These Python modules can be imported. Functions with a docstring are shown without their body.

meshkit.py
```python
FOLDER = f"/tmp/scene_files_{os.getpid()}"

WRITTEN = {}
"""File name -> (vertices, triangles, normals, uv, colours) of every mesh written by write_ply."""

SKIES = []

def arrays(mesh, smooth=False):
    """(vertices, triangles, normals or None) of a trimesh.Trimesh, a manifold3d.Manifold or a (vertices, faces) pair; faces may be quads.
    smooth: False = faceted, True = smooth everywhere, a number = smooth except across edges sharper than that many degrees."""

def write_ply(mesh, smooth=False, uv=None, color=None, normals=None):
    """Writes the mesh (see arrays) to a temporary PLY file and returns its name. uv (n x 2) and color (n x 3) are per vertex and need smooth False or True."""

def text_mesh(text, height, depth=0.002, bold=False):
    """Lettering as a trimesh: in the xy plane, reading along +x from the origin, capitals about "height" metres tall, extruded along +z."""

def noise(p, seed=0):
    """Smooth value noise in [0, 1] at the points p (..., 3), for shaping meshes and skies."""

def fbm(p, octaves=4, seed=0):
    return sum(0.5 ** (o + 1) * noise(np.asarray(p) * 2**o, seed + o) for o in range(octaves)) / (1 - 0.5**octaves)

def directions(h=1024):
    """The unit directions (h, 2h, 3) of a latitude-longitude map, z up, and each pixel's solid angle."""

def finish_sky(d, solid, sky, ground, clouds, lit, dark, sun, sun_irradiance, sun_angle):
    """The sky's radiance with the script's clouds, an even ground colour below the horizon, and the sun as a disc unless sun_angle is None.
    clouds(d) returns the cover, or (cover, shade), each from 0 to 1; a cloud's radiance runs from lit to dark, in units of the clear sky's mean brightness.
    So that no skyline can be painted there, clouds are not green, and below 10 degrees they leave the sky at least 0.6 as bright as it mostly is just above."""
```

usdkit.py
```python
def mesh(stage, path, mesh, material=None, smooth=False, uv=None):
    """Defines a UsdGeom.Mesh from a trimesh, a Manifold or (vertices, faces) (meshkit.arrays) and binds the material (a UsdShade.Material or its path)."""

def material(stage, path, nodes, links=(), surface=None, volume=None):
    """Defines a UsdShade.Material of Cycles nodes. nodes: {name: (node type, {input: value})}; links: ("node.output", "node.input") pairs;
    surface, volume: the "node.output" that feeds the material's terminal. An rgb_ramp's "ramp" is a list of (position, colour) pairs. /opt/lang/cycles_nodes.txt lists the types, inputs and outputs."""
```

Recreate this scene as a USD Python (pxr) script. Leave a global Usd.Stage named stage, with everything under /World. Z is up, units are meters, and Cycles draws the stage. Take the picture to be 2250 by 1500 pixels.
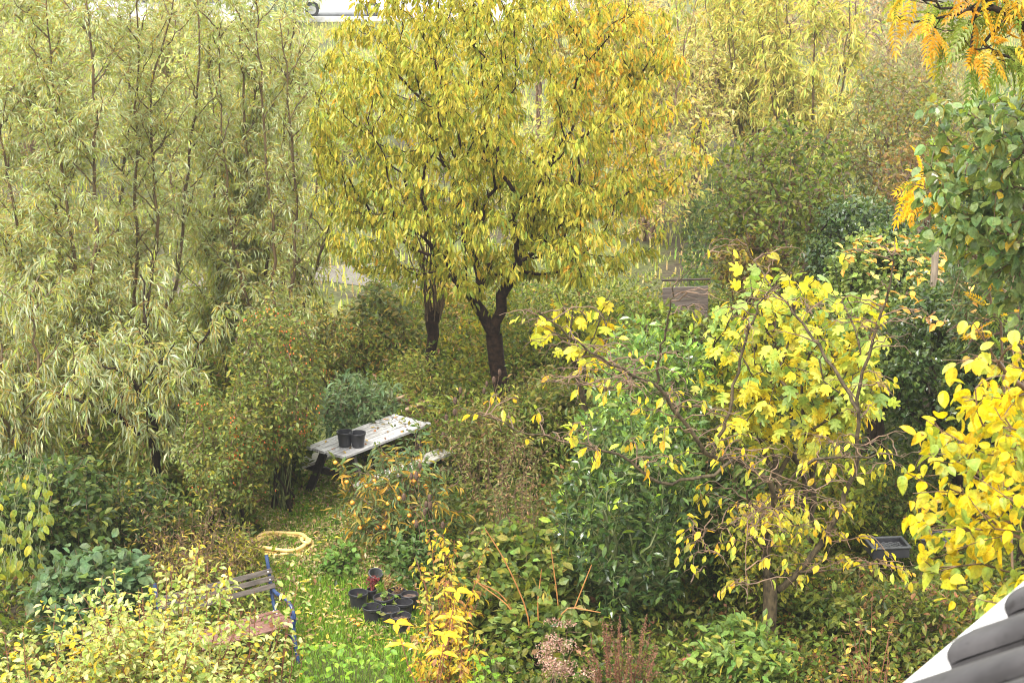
import math
import numpy as np
import trimesh
import usdkit, meshkit
from pxr import Usd, UsdGeom, UsdLux, UsdShade, Gf, Sdf, Vt

stage = Usd.Stage.CreateInMemory()
UsdGeom.SetStageUpAxis(stage, UsdGeom.Tokens.z)
UsdGeom.SetStageMetersPerUnit(stage, 1.0)
UsdGeom.Xform.Define(stage, '/World')
UsdGeom.Scope.Define(stage, '/World/Looks')
T = Sdf.ValueTypeNames

# ------------------------------------------------------------------ camera, sky, sun, exposure
CAM_H, PITCH, FPX = 8.0, math.radians(15.7), 4000.0
EXPOSURE = 2.48
SKY_STRENGTH = 0.12
SUN_INT = 0.4
SUN_EL, SUN_AZ = math.radians(52), math.radians(-150)      # azimuth = atan2(x, y): high, from behind the camera's left
HAZE = 0.0004

cam = UsdGeom.Camera.Define(stage, '/World/camera')
cam.CreateHorizontalApertureAttr(36.0)
cam.CreateFocalLengthAttr(36.0 * FPX / 2250.0)
cam.CreateFStopAttr(7.0)
cam.CreateFocusDistanceAttr(21.0)
cam.CreateExposureAttr(EXPOSURE)
cam.CreateClippingRangeAttr(Gf.Vec2f(0.1, 3000))
_x = UsdGeom.Xformable(cam)
_x.AddTranslateOp().Set(Gf.Vec3d(0, 0, CAM_H))
_x.AddRotateXOp().Set(90 - math.degrees(PITCH))

sun_dir = np.array([math.sin(SUN_AZ) * math.cos(SUN_EL), math.cos(SUN_AZ) * math.cos(SUN_EL), math.sin(SUN_EL)])
dome = UsdLux.DomeLight.Define(stage, '/World/sky')
dome.GetPrim().SetCustomDataByKey('kind', 'structure')
dome.GetPrim().SetCustomDataByKey('label', 'even pale overcast sky')
dome.GetPrim().SetCustomDataByKey('category', 'sky')
skym = usdkit.material(stage, '/World/Looks/sky_overcast', {
    'sky': ('sky_texture', {'sky_type': 'single_scattering', 'sun_disc': False, 'sun_elevation': SUN_EL, 'sun_rotation': SUN_AZ}),
    'tc': ('texture_coordinate', {}),
    'n': ('noise_texture', {'scale': 2.2, 'detail': 5.0}),
    'ramp': ('rgb_ramp', {'ramp': [(0.3, (3.9, 3.87, 3.7)), (0.7, (5.6, 5.5, 5.15))]}),
    'mix': ('mix_color', {'blend_type': 'mix', 'fac': 0.88, 'use_clamp': False}),
    'bg': ('background_shader', {'strength': SKY_STRENGTH})},
    [('tc.generated', 'n.vector'), ('n.fac', 'ramp.fac'), ('sky.color', 'mix.a'), ('ramp.color', 'mix.b'), ('mix.result', 'bg.color')],
    surface='bg.background')
UsdShade.MaterialBindingAPI.Apply(dome.GetPrim()).Bind(skym)
sun = UsdLux.DistantLight.Define(stage, '/World/sun')
sun.CreateIntensityAttr(SUN_INT)
sun.CreateAngleAttr(14.0)
sun.CreateNormalizeAttr(True)
sun.CreateColorAttr(Gf.Vec3f(1.0, 0.96, 0.9))
_m = Gf.Matrix4d().SetRotate(Gf.Rotation(Gf.Vec3d(0, 0, 1), Gf.Vec3d(*map(float, sun_dir))))
UsdGeom.Xformable(sun).AddTransformOp().Set(_m)

# ------------------------------------------------------------------ helpers
CP, SP = math.cos(PITCH), math.sin(PITCH)


def at(px, py, y=None, z=None):
    """Point of the place seen at photograph pixel (px, py): at forward distance y, or at height z."""
    u, v = (px - 1125) / FPX, (750 - py) / FPX
    r = np.array([u, CP + v * SP, -SP + v * CP])
    t = y / r[1] if y is not None else (z - CAM_H) / r[2]
    return np.array([0, 0, CAM_H]) + t * r


def gx(px, y, z=0.0):
    """World x of photograph column px at distance y and height z."""
    return (px - 1125) / FPX * (y * CP + (CAM_H - z) * SP)


def gy(py, z=0.0):
    return at(1125, py, z=z)[1]


_used = {}


def numbered(path):
    n = _used.get(path, -1) + 1
    _used[path] = n
    return path if n == 0 else f'{path}_{n:03d}'


def tag(prim, label=None, cat=None, group=None, kind=None):
    for k, v in (('label', label), ('category', cat), ('group', group), ('kind', kind)):
        if v:
            prim.SetCustomDataByKey(k, v)
    return prim


def thing(name, label, cat, loc=(0, 0, 0), rz=0.0, group=None, rx=0.0, ry=0.0):
    path = numbered('/World/' + name)
    x = UsdGeom.Xform.Define(stage, path)
    x.AddTranslateOp().Set(Gf.Vec3d(*map(float, loc)))
    if rz or rx or ry:
        x.AddRotateXYZOp().Set(Gf.Vec3f(math.degrees(rx), math.degrees(ry), math.degrees(rz)))
    tag(x.GetPrim(), label, cat, group)
    x.loc = np.array(loc, float)
    return x


def raw_mesh(path, V, F, mat, tint=None, normals=None):
    m = UsdGeom.Mesh.Define(stage, path)
    V = np.asarray(V, np.float32)
    F = np.asarray(F, np.int32)
    m.CreatePointsAttr(Vt.Vec3fArray.FromNumpy(np.ascontiguousarray(V)))
    m.CreateFaceVertexCountsAttr(Vt.IntArray.FromNumpy(np.full(len(F), F.shape[1], np.int32)))
    m.CreateFaceVertexIndicesAttr(Vt.IntArray.FromNumpy(np.ascontiguousarray(F.ravel())))
    m.CreateSubdivisionSchemeAttr('none')
    if normals is not None:
        m.CreateNormalsAttr(Vt.Vec3fArray.FromNumpy(np.ascontiguousarray(normals.astype(np.float32))))
        m.SetNormalsInterpolation('vertex')
    if tint is not None:
        UsdGeom.PrimvarsAPI(m).CreatePrimvar('tint', T.Color3fArray, 'vertex').Set(Vt.Vec3fArray.FromNumpy(np.ascontiguousarray(tint.astype(np.float32))))
    if mat is not None:
        UsdShade.MaterialBindingAPI.Apply(m.GetPrim()).Bind(mat)
    return m


def part(parent, name, mesh, mat, smooth=False, kind=None, label=None):
    p = numbered(f'{parent.GetPath()}/{name}')
    m = usdkit.mesh(stage, p, mesh, mat, smooth=smooth)
    tag(m.GetPrim(), label=label, kind=kind)
    return m


def single(name, mesh, mat, label, cat=None, group=None, kind=None, smooth=False):
    m = usdkit.mesh(stage, numbered('/World/' + name), mesh, mat, smooth=smooth)
    tag(m.GetPrim(), label, cat, group, kind)
    return m


def unit(v):
    v = np.asarray(v, float)
    return v / (np.linalg.norm(v, axis=-1, keepdims=True) + 1e-12)


# ------------------------------------------------------------------ materials
def leaf_material(name, rough=0.45, trans=0.42, spec=0.28, back=None, mottle=0.25):
    nodes = {
        'a': ('attribute', {'attribute': 'tint'}),
        'tc': ('geometry', {}),
        'n': ('noise_texture', {'scale': 45.0, 'detail': 3.0}),
        'mr': ('map_range', {'from_min': 0.3, 'from_max': 0.7, 'to_min': 1 - mottle, 'to_max': 1 + mottle}),
        'mul': ('vector_math', {'math_type': 'scale'}),
        'sn': ('noise_texture', {'scale': 85.0, 'detail': 2.0}),
        'sr': ('rgb_ramp', {'ramp': [(.60, (1, 1, 1)), (.70, (.55, .38, .26))]}),
        'spot': ('mix_color', {'blend_type': 'multiply', 'fac': 0.75, 'use_clamp': False}),
        'p': ('principled_bsdf', {'roughness': rough, 'specular_ior_level': spec}),
        'tcol': ('mix_color', {'blend_type': 'multiply', 'fac': 1.0, 'b': (1.4, 1.3, 0.6), 'use_clamp': False}),
        't': ('translucent_bsdf', {}),
        'm': ('mix_closure', {'fac': trans})}
    links = [('tc.position', 'n.vector'), ('n.fac', 'mr.value'), ('a.color', 'mul.vector1'), ('mr.result', 'mul.scale'),
             ('tc.position', 'sn.vector'), ('sn.fac', 'sr.fac'), ('mul.vector', 'spot.a'), ('sr.color', 'spot.b'), ('spot.result', 'tcol.a'), ('tcol.result', 't.color'), ('p.BSDF', 'm.closure1'), ('t.BSDF', 'm.closure2')]
    if back:
        nodes['bk'] = ('mix_color', {'blend_type': 'mix', 'b': back, 'use_clamp': False})
        nodes['bf'] = ('math', {'math_type': 'multiply', 'value2': 0.6})
        links += [('tc.backfacing', 'bf.value1'), ('bf.value', 'bk.fac'), ('spot.result', 'bk.a'), ('bk.result', 'p.base_color')]
    else:
        links += [('spot.result', 'p.base_color')]
    return usdkit.material(stage, '/World/Looks/' + name, nodes, links, surface='m.closure')


def noise_material(name, c1, c2, scale=8.0, rough=0.6, bump=0.0, stretch=(1, 1, 1), spec=0.5, detail=5.0, bump_scale=None, lo=0.35, hi=0.65, metallic=0.0):
    nodes = {
        'tc': ('texture_coordinate', {}),
        'mp': ('mapping', {'scale': stretch}),
        'n': ('noise_texture', {'scale': scale, 'detail': detail}),
        'r': ('rgb_ramp', {'ramp': [(lo, c1), (hi, c2)]}),
        'p': ('principled_bsdf', {'roughness': rough, 'specular_ior_level': spec, 'metallic': metallic})}
    links = [('tc.object', 'mp.vector'), ('mp.vector', 'n.vector'), ('n.fac', 'r.fac'), ('r.color', 'p.base_color')]
    if bump:
        nodes['n2'] = ('noise_texture', {'scale': bump_scale or scale * 3, 'detail': 4.0})
        nodes['b'] = ('bump', {'strength': 0.6, 'distance': bump})
        links += [('mp.vector', 'n2.vector'), ('n2.fac', 'b.height'), ('b.normal', 'p.normal')]
    return usdkit.material(stage, '/World/Looks/' + name, nodes, links, surface='p.BSDF')


LEAF = leaf_material('leaf')
LEAF_WET = leaf_material('leaf_wet_glossy', rough=0.28, trans=0.3, spec=0.4)
LEAF_WILLOW = leaf_material('leaf_willow', rough=0.45, trans=0.46, spec=0.4, back=(0.43, 0.48, 0.34))
LEAF_DRY = leaf_material('leaf_dry', rough=0.7, trans=0.2, spec=0.3)
BARK_CHERRY = noise_material('bark_wet_cherry', (0.008, 0.0045, 0.003), (0.034, 0.018, 0.010), 9, 0.75, 0.035, (1.5, 1.5, 2.2), spec=.15)
BARK_DARK = noise_material('bark_dark', (0.009, 0.0065, 0.004), (0.034, 0.023, 0.013), 10, 0.75, 0.01, (3, 3, 0.8), spec=.15)
BARK_WILLOW = noise_material('bark_willow', (0.04, 0.025, 0.012), (0.12, 0.075, 0.03), 9, 0.6, 0.008, (3, 3, 0.7))
BARK_GREY = noise_material('bark_grey_plum', (0.024, 0.018, 0.010), (0.092, 0.068, 0.036), 12, 0.7, 0.01, (2, 2, 1), spec=.25)
TWIG_RED = noise_material('twig_red', (0.10, 0.03, 0.018), (0.22, 0.085, 0.04), 15, 0.5)
TWIG_YELLOW = noise_material('twig_yellow', (0.20, 0.105, 0.022), (0.34, 0.19, 0.04), 15, 0.5)
TWIG_BROWN = noise_material('twig_brown', (0.07, 0.04, 0.022), (0.17, 0.1, 0.055), 15, 0.6)
TWIG_GREEN = noise_material('twig_green', (0.07, 0.09, 0.03), (0.14, 0.15, 0.05), 15, 0.6)
DRY_BROWN = noise_material('dry_seed', (0.03, 0.017, 0.01), (0.10, 0.055, 0.032), 60, 0.85)

# ------------------------------------------------------------------ leaf shapes (x: length 0..1, y: half width -0.5..0.5)
def _t(v, f):
    return np.array(v, float), np.array(f, int)


RHOMB = _t([(0, 0, 0), (.45, .5, .07), (1, 0, -.04), (.45, -.5, .07)], [(0, 2, 1), (0, 3, 2)])
OVAL = _t([(0, 0, 0), (.25, .38, .05), (.62, .46, .05), (1, 0, -.1), (.62, -.46, .05), (.25, -.38, .05), (.45, 0, -.03)],
          [(0, 6, 1), (1, 6, 2), (2, 6, 3), (3, 6, 4), (4, 6, 5), (5, 6, 0)])
_ang = np.array([0.0, .32, .62, .95, 1.35, 1.8])
_pts = [(1.04, 0, -.14), (.86, .27, 0), (.6, .48, .05), (.3, .5, .06), (.06, .36, .03), (-.06, .14, 0)]
ROUND = _t([(0.05, 0, -.02), (.5, 0, -.05)] + _pts + [(x, -y, z) for x, y, z in _pts[:0:-1]], [(0, 1, 2)])
ROUND = _t(ROUND[0], [(1, 2, 3), (1, 3, 4), (1, 4, 5), (0, 1, 5), (0, 5, 6), (0, 6, 7), (0, 7, 8), (0, 8, 9), (0, 9, 10), (0, 10, 1), (1, 10, 11), (1, 11, 12), (1, 12, 2)])
_fig = [(1.0, 0, -.12), (.86, .12, -.04), (.66, .10, 0), (.78, .38, -.04), (.66, .5, -.06), (.44, .28, .02), (.36, .52, -.02), (.12, .5, -.05), (.02, .2, 0), (-.05, .06, 0)]
_figv = [(.38, 0, .02)] + _fig + [(x, -y, z) for x, y, z in _fig[:0:-1]]
FIG = _t(_figv, [(0, i, i % (len(_figv) - 1) + 1) for i in range(1, len(_figv))])


def _pinnate(n):
    v, f = [], []
    for i in range(n):
        s = i / (n - 1)
        x0 = .12 + .78 * s
        ll = .42 * (1 - .55 * s) * (0.75 + .5 * min(1, s * 3))
        for sg in (1, -1):
            b = len(v)
            v += [(x0, 0, -.25 * x0 * x0), (x0 + .05 + .02 * s, sg * ll * .5, -.25 * x0 * x0 + .01), (x0 + .12, sg * ll, -.25 * x0 * x0 - .1), (x0 - .05, sg * ll * .45, -.25 * x0 * x0 - .02)]
            f += [(b, b + 1, b + 2), (b, b + 2, b + 3)] if sg > 0 else [(b, b + 2, b + 1), (b, b + 3, b + 2)]
    b = len(v)
    v += [(.88, 0, -.2), (.98, .06, -.23), (1.12, 0, -.3), (.98, -.06, -.23)]
    f += [(b, b + 2, b + 1), (b, b + 3, b + 2)]
    b = len(v)
    v += [(0, .006, 0), (0, -.006, 0), (.92, .004, -.21), (.92, -.004, -.21), (.5, .005, -.06), (.5, -.005, -.06)]
    f += [(b, b + 1, b + 5), (b, b + 5, b + 4), (b + 4, b + 5, b + 3), (b + 4, b + 3, b + 2)]
    return _t(v, f)


PINNATE = _pinnate(8)
PINNATE_SMALL = _pinnate(4)


def leaves_geo(tm, pos, dx, nz, L, W, bend):
    v, f = tm
    x = unit(dx)
    z = nz - (nz * x).sum(1, keepdims=True) * x
    z = unit(z)
    y = np.cross(z, x)
    tx = v[None, :, 0] * L[:, None]
    ty = v[None, :, 1] * W[:, None]
    tz = v[None, :, 2] * L[:, None] - bend[:, None] * (v[None, :, 0] ** 2) * L[:, None]
    V = pos[:, None] + tx[..., None] * x[:, None] + ty[..., None] * y[:, None] + tz[..., None] * z[:, None]
    F = f[None] + (np.arange(len(pos)) * len(v))[:, None, None]
    return V, F


def palette(rng, n, cols, jitter=0.18, w=None):
    """Per-leaf colours picked among cols = [(weight, rgb), ...]; w: optional (n, len(cols)) weights."""
    c = np.array([k for _, k in cols], float)
    if w is None:
        i = rng.choice(len(cols), n, p=np.array([a for a, _ in cols], float) / sum(a for a, _ in cols))
    else:
        w = w / w.sum(1, keepdims=True)
        i = (rng.random(n)[:, None] > np.cumsum(w, 1)).sum(1).clip(0, len(cols) - 1)
    j = rng.choice(len(cols), n)
    b = (rng.random(n) * 0.35)[:, None]
    out = c[i] * (1 - b) + (c[j] * 0.5 + c[i] * 0.5) * b
    return out * np.exp(rng.normal(0, jitter, (n, 1)) + rng.normal(0, jitter * .35, (n, 3)))


def tube(pts, rad, sides):
    p = np.asarray(pts, float)
    t = np.gradient(p, axis=0)
    t = unit(t)
    ref = np.array([0.0, 0, 1]) if abs(t[:, 2]).mean() < 0.8 else np.array([1.0, 0, 0])
    a = unit(np.cross(t, ref))
    b = np.cross(t, a)
    ang = np.arange(sides) * 2 * np.pi / sides
    nrm = np.cos(ang)[None, :, None] * a[:, None] + np.sin(ang)[None, :, None] * b[:, None]
    v = p[:, None] + np.broadcast_to(rad, (len(p),))[:, None, None] * nrm
    i, j = np.meshgrid(np.arange(len(p) - 1), np.arange(sides), indexing='ij')
    q = np.stack([i * sides + j, i * sides + (j + 1) % sides, (i + 1) * sides + (j + 1) % sides, (i + 1) * sides + j], -1).reshape(-1, 4)
    f = np.vstack([q[:, [0, 1, 2]], q[:, [0, 2, 3]]])
    return v.reshape(-1, 3), f, nrm.reshape(-1, 3)


def join(parts):
    V, F, N, n = [], [], [], 0
    for v, f, nn in parts:
        V.append(v), F.append(f + n), N.append(nn)
        n += len(v)
    return np.vstack(V), np.vstack(F), np.vstack(N)


# ------------------------------------------------------------------ growing plants
def grow(trunk, targets, rng, k=0.3, seg=0.22, lift=0.15, r_trunk=0.1, r_tip=0.004, wob=0.03):
    """Skeleton that starts with the polyline trunk and reaches every target. Returns chains [(points, radii)], chain 0 the trunk."""
    trunk = np.asarray(trunk, float)
    cap = len(trunk) + sum(int(np.linalg.norm(t - trunk[-1]) / seg) + 6 for t in targets) * 2 + 4000
    P, D, pl, par = np.zeros((cap, 3)), np.zeros((cap, 3)), np.zeros(cap), np.full(cap, -1)
    n = len(trunk)
    P[:n] = trunk
    D[:n] = unit(np.gradient(trunk, axis=0))
    pl[1:n] = np.cumsum(np.linalg.norm(np.diff(trunk, axis=0), axis=1))
    pl[:n] -= pl[n - 1] * 0.85
    par[1:n] = np.arange(n - 1)
    can = np.zeros(cap, bool)
    can[max(1, int(n * .6)):n] = True
    order = np.argsort(np.linalg.norm(targets - trunk[-1], axis=1) + rng.normal(0, .15, len(targets)))
    chains = [(0, np.arange(n))]
    for t in targets[order]:
        dv = t - P[:n]
        d = np.linalg.norm(dv, axis=1)
        cs = (dv * D[:n]).sum(1) / (d + 1e-9)
        cost = d * (1 + .25 * (1 - cs)) + k * np.maximum(pl[:n], 0) + .5 * np.maximum(0, -dv[:, 2]) + np.where(can[:n], 0, 1e6)
        j = int(np.argmin(cost))
        L = d[j]
        if L < 0.05:
            continue
        m = max(2, int(math.ceil(L / seg)))
        s = (np.arange(1, m + 1) / m)[:, None]
        t0 = unit(D[j] * .8 + dv[j] / L * .5) * L * .7
        t1 = unit(dv[j] / L + np.array([0, 0, lift]) + rng.normal(0, .15, 3)) * L * .7
        h = (2 * s**3 - 3 * s**2 + 1) * P[j] + (s**3 - 2 * s**2 + s) * t0 + (-2 * s**3 + 3 * s**2) * t + (s**3 - s**2) * t1
        h[:-1] += rng.normal(0, wob * min(L, .6), (m - 1, 3))
        e = n + m
        if e > cap:
            break
        P[n:e] = h
        par[n] = j
        par[n + 1:e] = np.arange(n, e - 1)
        prev = np.vstack([P[j], h[:-1]])
        D[n:e] = unit(h - prev)
        pl[n:e] = max(pl[j], 0) + np.cumsum(np.linalg.norm(h - prev, axis=1))
        can[n:e] = True
        chains.append((j, np.arange(n, e)))
        n = e
    w = np.zeros(n)
    for j, idx in chains:
        w[idx[-1]] += 1
    for i in range(n - 1, 0, -1):
        w[par[i]] += w[i]
    ex = math.log(r_trunk / r_tip) / math.log(max(w[0], 2))
    R = r_tip * np.maximum(w, 1) ** ex
    out = []
    for q, (j, idx) in enumerate(chains):
        if q == 0:
            rr = R[idx].copy()
            h = (P[idx, 2] - P[idx[0], 2])
            rr *= 1 + .35 * np.exp(-np.maximum(h, 0) / .18)
            out.append((P[idx], rr))
        else:
            ii = np.r_[j, idx]
            rr = R[ii].copy()
            rr[0] = rr[1] * 1.05
            if len(rr) > 3:
                rr[-1] *= .6
            out.append((P[ii], rr))
    return out


def arcs(rng, base, n, height, spread, rad, droop=0.0, lean=(0, 0), seg=8, hvar=.3, base_r=0.1):
    """n stems that rise from round a base and arch outwards."""
    ch = []
    for i in range(n):
        a = rng.random() * 2 * np.pi
        h = height * (1 - hvar * rng.random())
        o = np.array([math.cos(a), math.sin(a), 0])
        s = np.linspace(0, 1, seg)[:, None]
        r = spread * (0.25 + .75 * rng.random())
        p = base + o * base_r * rng.random() + o * r * s**1.7 + np.array([lean[0], lean[1], 0]) * s
        p = p + np.array([0, 0, 1.0]) * (h * (s - droop * s**3))
        p[1:] += rng.normal(0, .012 * height, (seg - 1, 3))
        ch.append((p, rad * (1 - .75 * s[:, 0])))
    return ch


def side_twigs(rng, stems, n_per_m, length, r=0.004, start=.2, up=.35, droop=.5, seg=6, lvar=.5):
    ch = []
    for p, rr in stems:
        L = np.r_[0, np.cumsum(np.linalg.norm(np.diff(p, axis=0), axis=1))]
        for _ in range(rng.poisson(n_per_m * L[-1] * (1 - start))):
            u = L[-1] * (start + (1 - start) * rng.random())
            q = np.array([np.interp(u, L, p[:, c]) for c in range(3)])
            a = rng.random() * 2 * np.pi
            ln = length * (1 - lvar * rng.random()) * (1.1 - .5 * u / L[-1])
            s = np.linspace(0, 1, seg)[:, None]
            o = np.array([math.cos(a), math.sin(a), 0])
            t = q + o * ln * s * (1 - .25 * s) + np.array([0, 0, 1.0]) * ln * (up * s - droop * s**2.2)
            t[1:] += rng.normal(0, .02 * ln, (seg - 1, 3))
            ch.append((t, r * (1 - .7 * s[:, 0])))
    return ch


def place_leaves(rng, chains, spec):
    """Leaf positions and directions along the thin ends of the chains."""
    pos, tan, frac = [], [], []
    sp, rmax, start = spec['gap'], spec.get('rmax', .02), spec.get('start', .15)
    for p, rr in chains:
        L = np.r_[0, np.cumsum(np.linalg.norm(np.diff(p, axis=0), axis=1))]
        thick = np.interp(np.linspace(0, 1, 12), L / max(L[-1], 1e-6), rr)
        ok = np.nonzero(thick < rmax)[0]
        if not len(ok):
            continue
        a = max(ok[0] / 11, start) * L[-1]
        ln = L[-1] - a
        n = rng.poisson(max(ln, 0) / sp)
        if n == 0:
            n = 1
        u = a + ln * np.sort(rng.random(n)) ** spec.get('tipward', .9)
        q = np.stack([np.interp(u, L, p[:, c]) for c in range(3)], 1)
        i = np.clip(np.searchsorted(L, u) - 1, 0, len(p) - 2)
        pos.append(q), tan.append(unit(p[i + 1] - p[i])), frac.append(u / max(L[-1], 1e-6))
    pos, tan = np.vstack(pos), np.vstack(tan)
    m = spec.get('mult', 1)
    if m > 1:
        pos, tan = np.repeat(pos, m, 0), np.repeat(tan, m, 0)
    n = len(pos)
    rv = rng.normal(size=(n, 3))
    rad = unit(rv - (rv * tan).sum(1, keepdims=True) * tan)
    dx = unit(tan * spec.get('fwd', .6) + rad * spec.get('out', 1.0) + np.array([0, 0, -1.0]) * spec.get('droop', .3) + rng.normal(0, spec.get('jit', .25), (n, 3)))
    nz = unit(np.array([0, 0, 1.0]) * spec.get('up', .8) + rad * .45 + rng.normal(0, .35, (n, 3)) + 1e-4)
    L = rng.uniform(*spec['L'], n) * np.where(rng.random(n) < .12, .6, 1)
    pos = pos + rad * spec.get('petiole', .02) + rng.normal(0, spec.get('scatter', .02), (n, 3))
    W = L * spec['wr'] * rng.uniform(.8, 1.15, n)
    bend = rng.uniform(*spec.get('bend', (0.0, .25)), n)
    return pos, dx, nz, L, W, bend


def shows(pos):
    """Depth of points in the camera's direction, and whether the photograph's frame holds them."""
    d = pos[:, 1] * CP + (CAM_H - pos[:, 2]) * SP
    u = pos[:, 0] / d * FPX + 1125
    vv = 750 - FPX * (pos[:, 1] * SP + (pos[:, 2] - CAM_H) * CP) / d
    return d, u, vv


def vary(rng, tint, tm, amount=.3):
    """Leaf colours per vertex: the tip and the margins turn before the base and the midrib do."""
    v = tm[0]
    u = (v[:, 0] - .4)[None, :, None]
    e = (np.abs(v[:, 1]) * 2 - .4)[None, :, None]
    a = rng.normal(.15, amount, (len(tint), 1, 1))
    b = rng.normal(.15, amount * .6, (len(tint), 1, 1))
    k = np.array([.45, -.12, -.5])
    return (tint[:, None] * np.exp(np.clip(a * u + b * e, -.8, .8) * k)).clip(0, .9)


def foliage(parent, geo, tm, tint, mat, K=0, name='foliage', leafname='leaf', keep=None):
    """One part with all the leaves, but for the K leaves that show largest, which are parts of their own."""
    pos, dx, nz, L, W, bend = geo
    org = parent.loc
    V, F = leaves_geo(tm, pos - org, dx, nz, L, W, bend)
    own = np.zeros(len(pos), bool)
    tint = vary(np.random.default_rng(len(pos)), tint, tm)
    if K:
        d, u, v = shows(pos)
        vis = (u > 0) & (u < 2250) & (v > 0) & (v < 1500)
        score = np.where(vis, L / d, 0) * (1 / d) ** 2
        own[np.argsort(-score)[:min(K, int(vis.sum()))]] = True
        for i in np.nonzero(own)[0]:
            raw_mesh(numbered(f'{parent.GetPath()}/{leafname}'), V[i], tm[1], mat, tint[i])
    rest = ~own
    n = int(rest.sum())
    if n:
        nv = V.shape[1]
        F2 = tm[1][None] + (np.arange(n) * nv)[:, None, None]
        m = raw_mesh(numbered(f'{parent.GetPath()}/{name}'), V[rest].reshape(-1, 3), F2.reshape(-1, 3), mat, tint[rest].reshape(-1, 3))
        tag(m.GetPrim(), kind='stuff')


def wood(parent, chains, mat, twig_mat, limb_r=0.03, trunk=True, trunk_mat=None, stem_name='trunk', twig_name='twigs'):
    org = parent.loc
    rest = []
    for q, (p, r) in enumerate(chains):
        big = r.max()
        sides = 9 if big > .08 else 6 if big > .025 else 4 if big > .01 else 3
        v, f, n = tube(p - org, r, sides)
        if (q == 0 and trunk) or big > limb_r:
            nm = stem_name if (q == 0 and trunk) else 'limb'
            raw_mesh(numbered(f'{parent.GetPath()}/{nm}'), v, f, (trunk_mat or mat) if (q == 0 and trunk) else mat, normals=n)
        else:
            rest.append((v, f, n))
    if rest:
        jv, jf, jn = join(rest)
        m = raw_mesh(numbered(f'{parent.GetPath()}/{twig_name}'), jv, jf, twig_mat, normals=jn)
        tag(m.GetPrim(), kind='stuff')


def ball(rng, n, shell=0.33, clump=0.0, seed=0, flat=None):
    """n points in the unit ball, shell < 1/3 pushes them outwards; clump leaves noise-shaped gaps."""
    out = np.zeros((0, 3))
    while len(out) < n:
        p = unit(rng.normal(size=(n * 3, 3))) * rng.random((n * 3, 1)) ** shell
        if clump:
            g = meshkit.fbm(p * 2.2 + 11.3 + seed, 3, seed)
            rad = np.linalg.norm(p, axis=1)
            p = p[(g > clump) & (rad < .72 + .9 * (g - .3))]
        if flat is not None:
            p = p[p[:, 2] > flat]
        out = np.vstack([out, p])
    return out[:n]


def envelope(box, d, ry):
    x0, y0, x1, y1 = box
    c = at((x0 + x1) / 2, (y0 + y1) / 2, y=d)
    s = (d * CP + (CAM_H - c[2]) * SP) / FPX
    return c, np.array([(x1 - x0) / 2 * s, ry, (y1 - y0) / 2 * s / .98])


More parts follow.
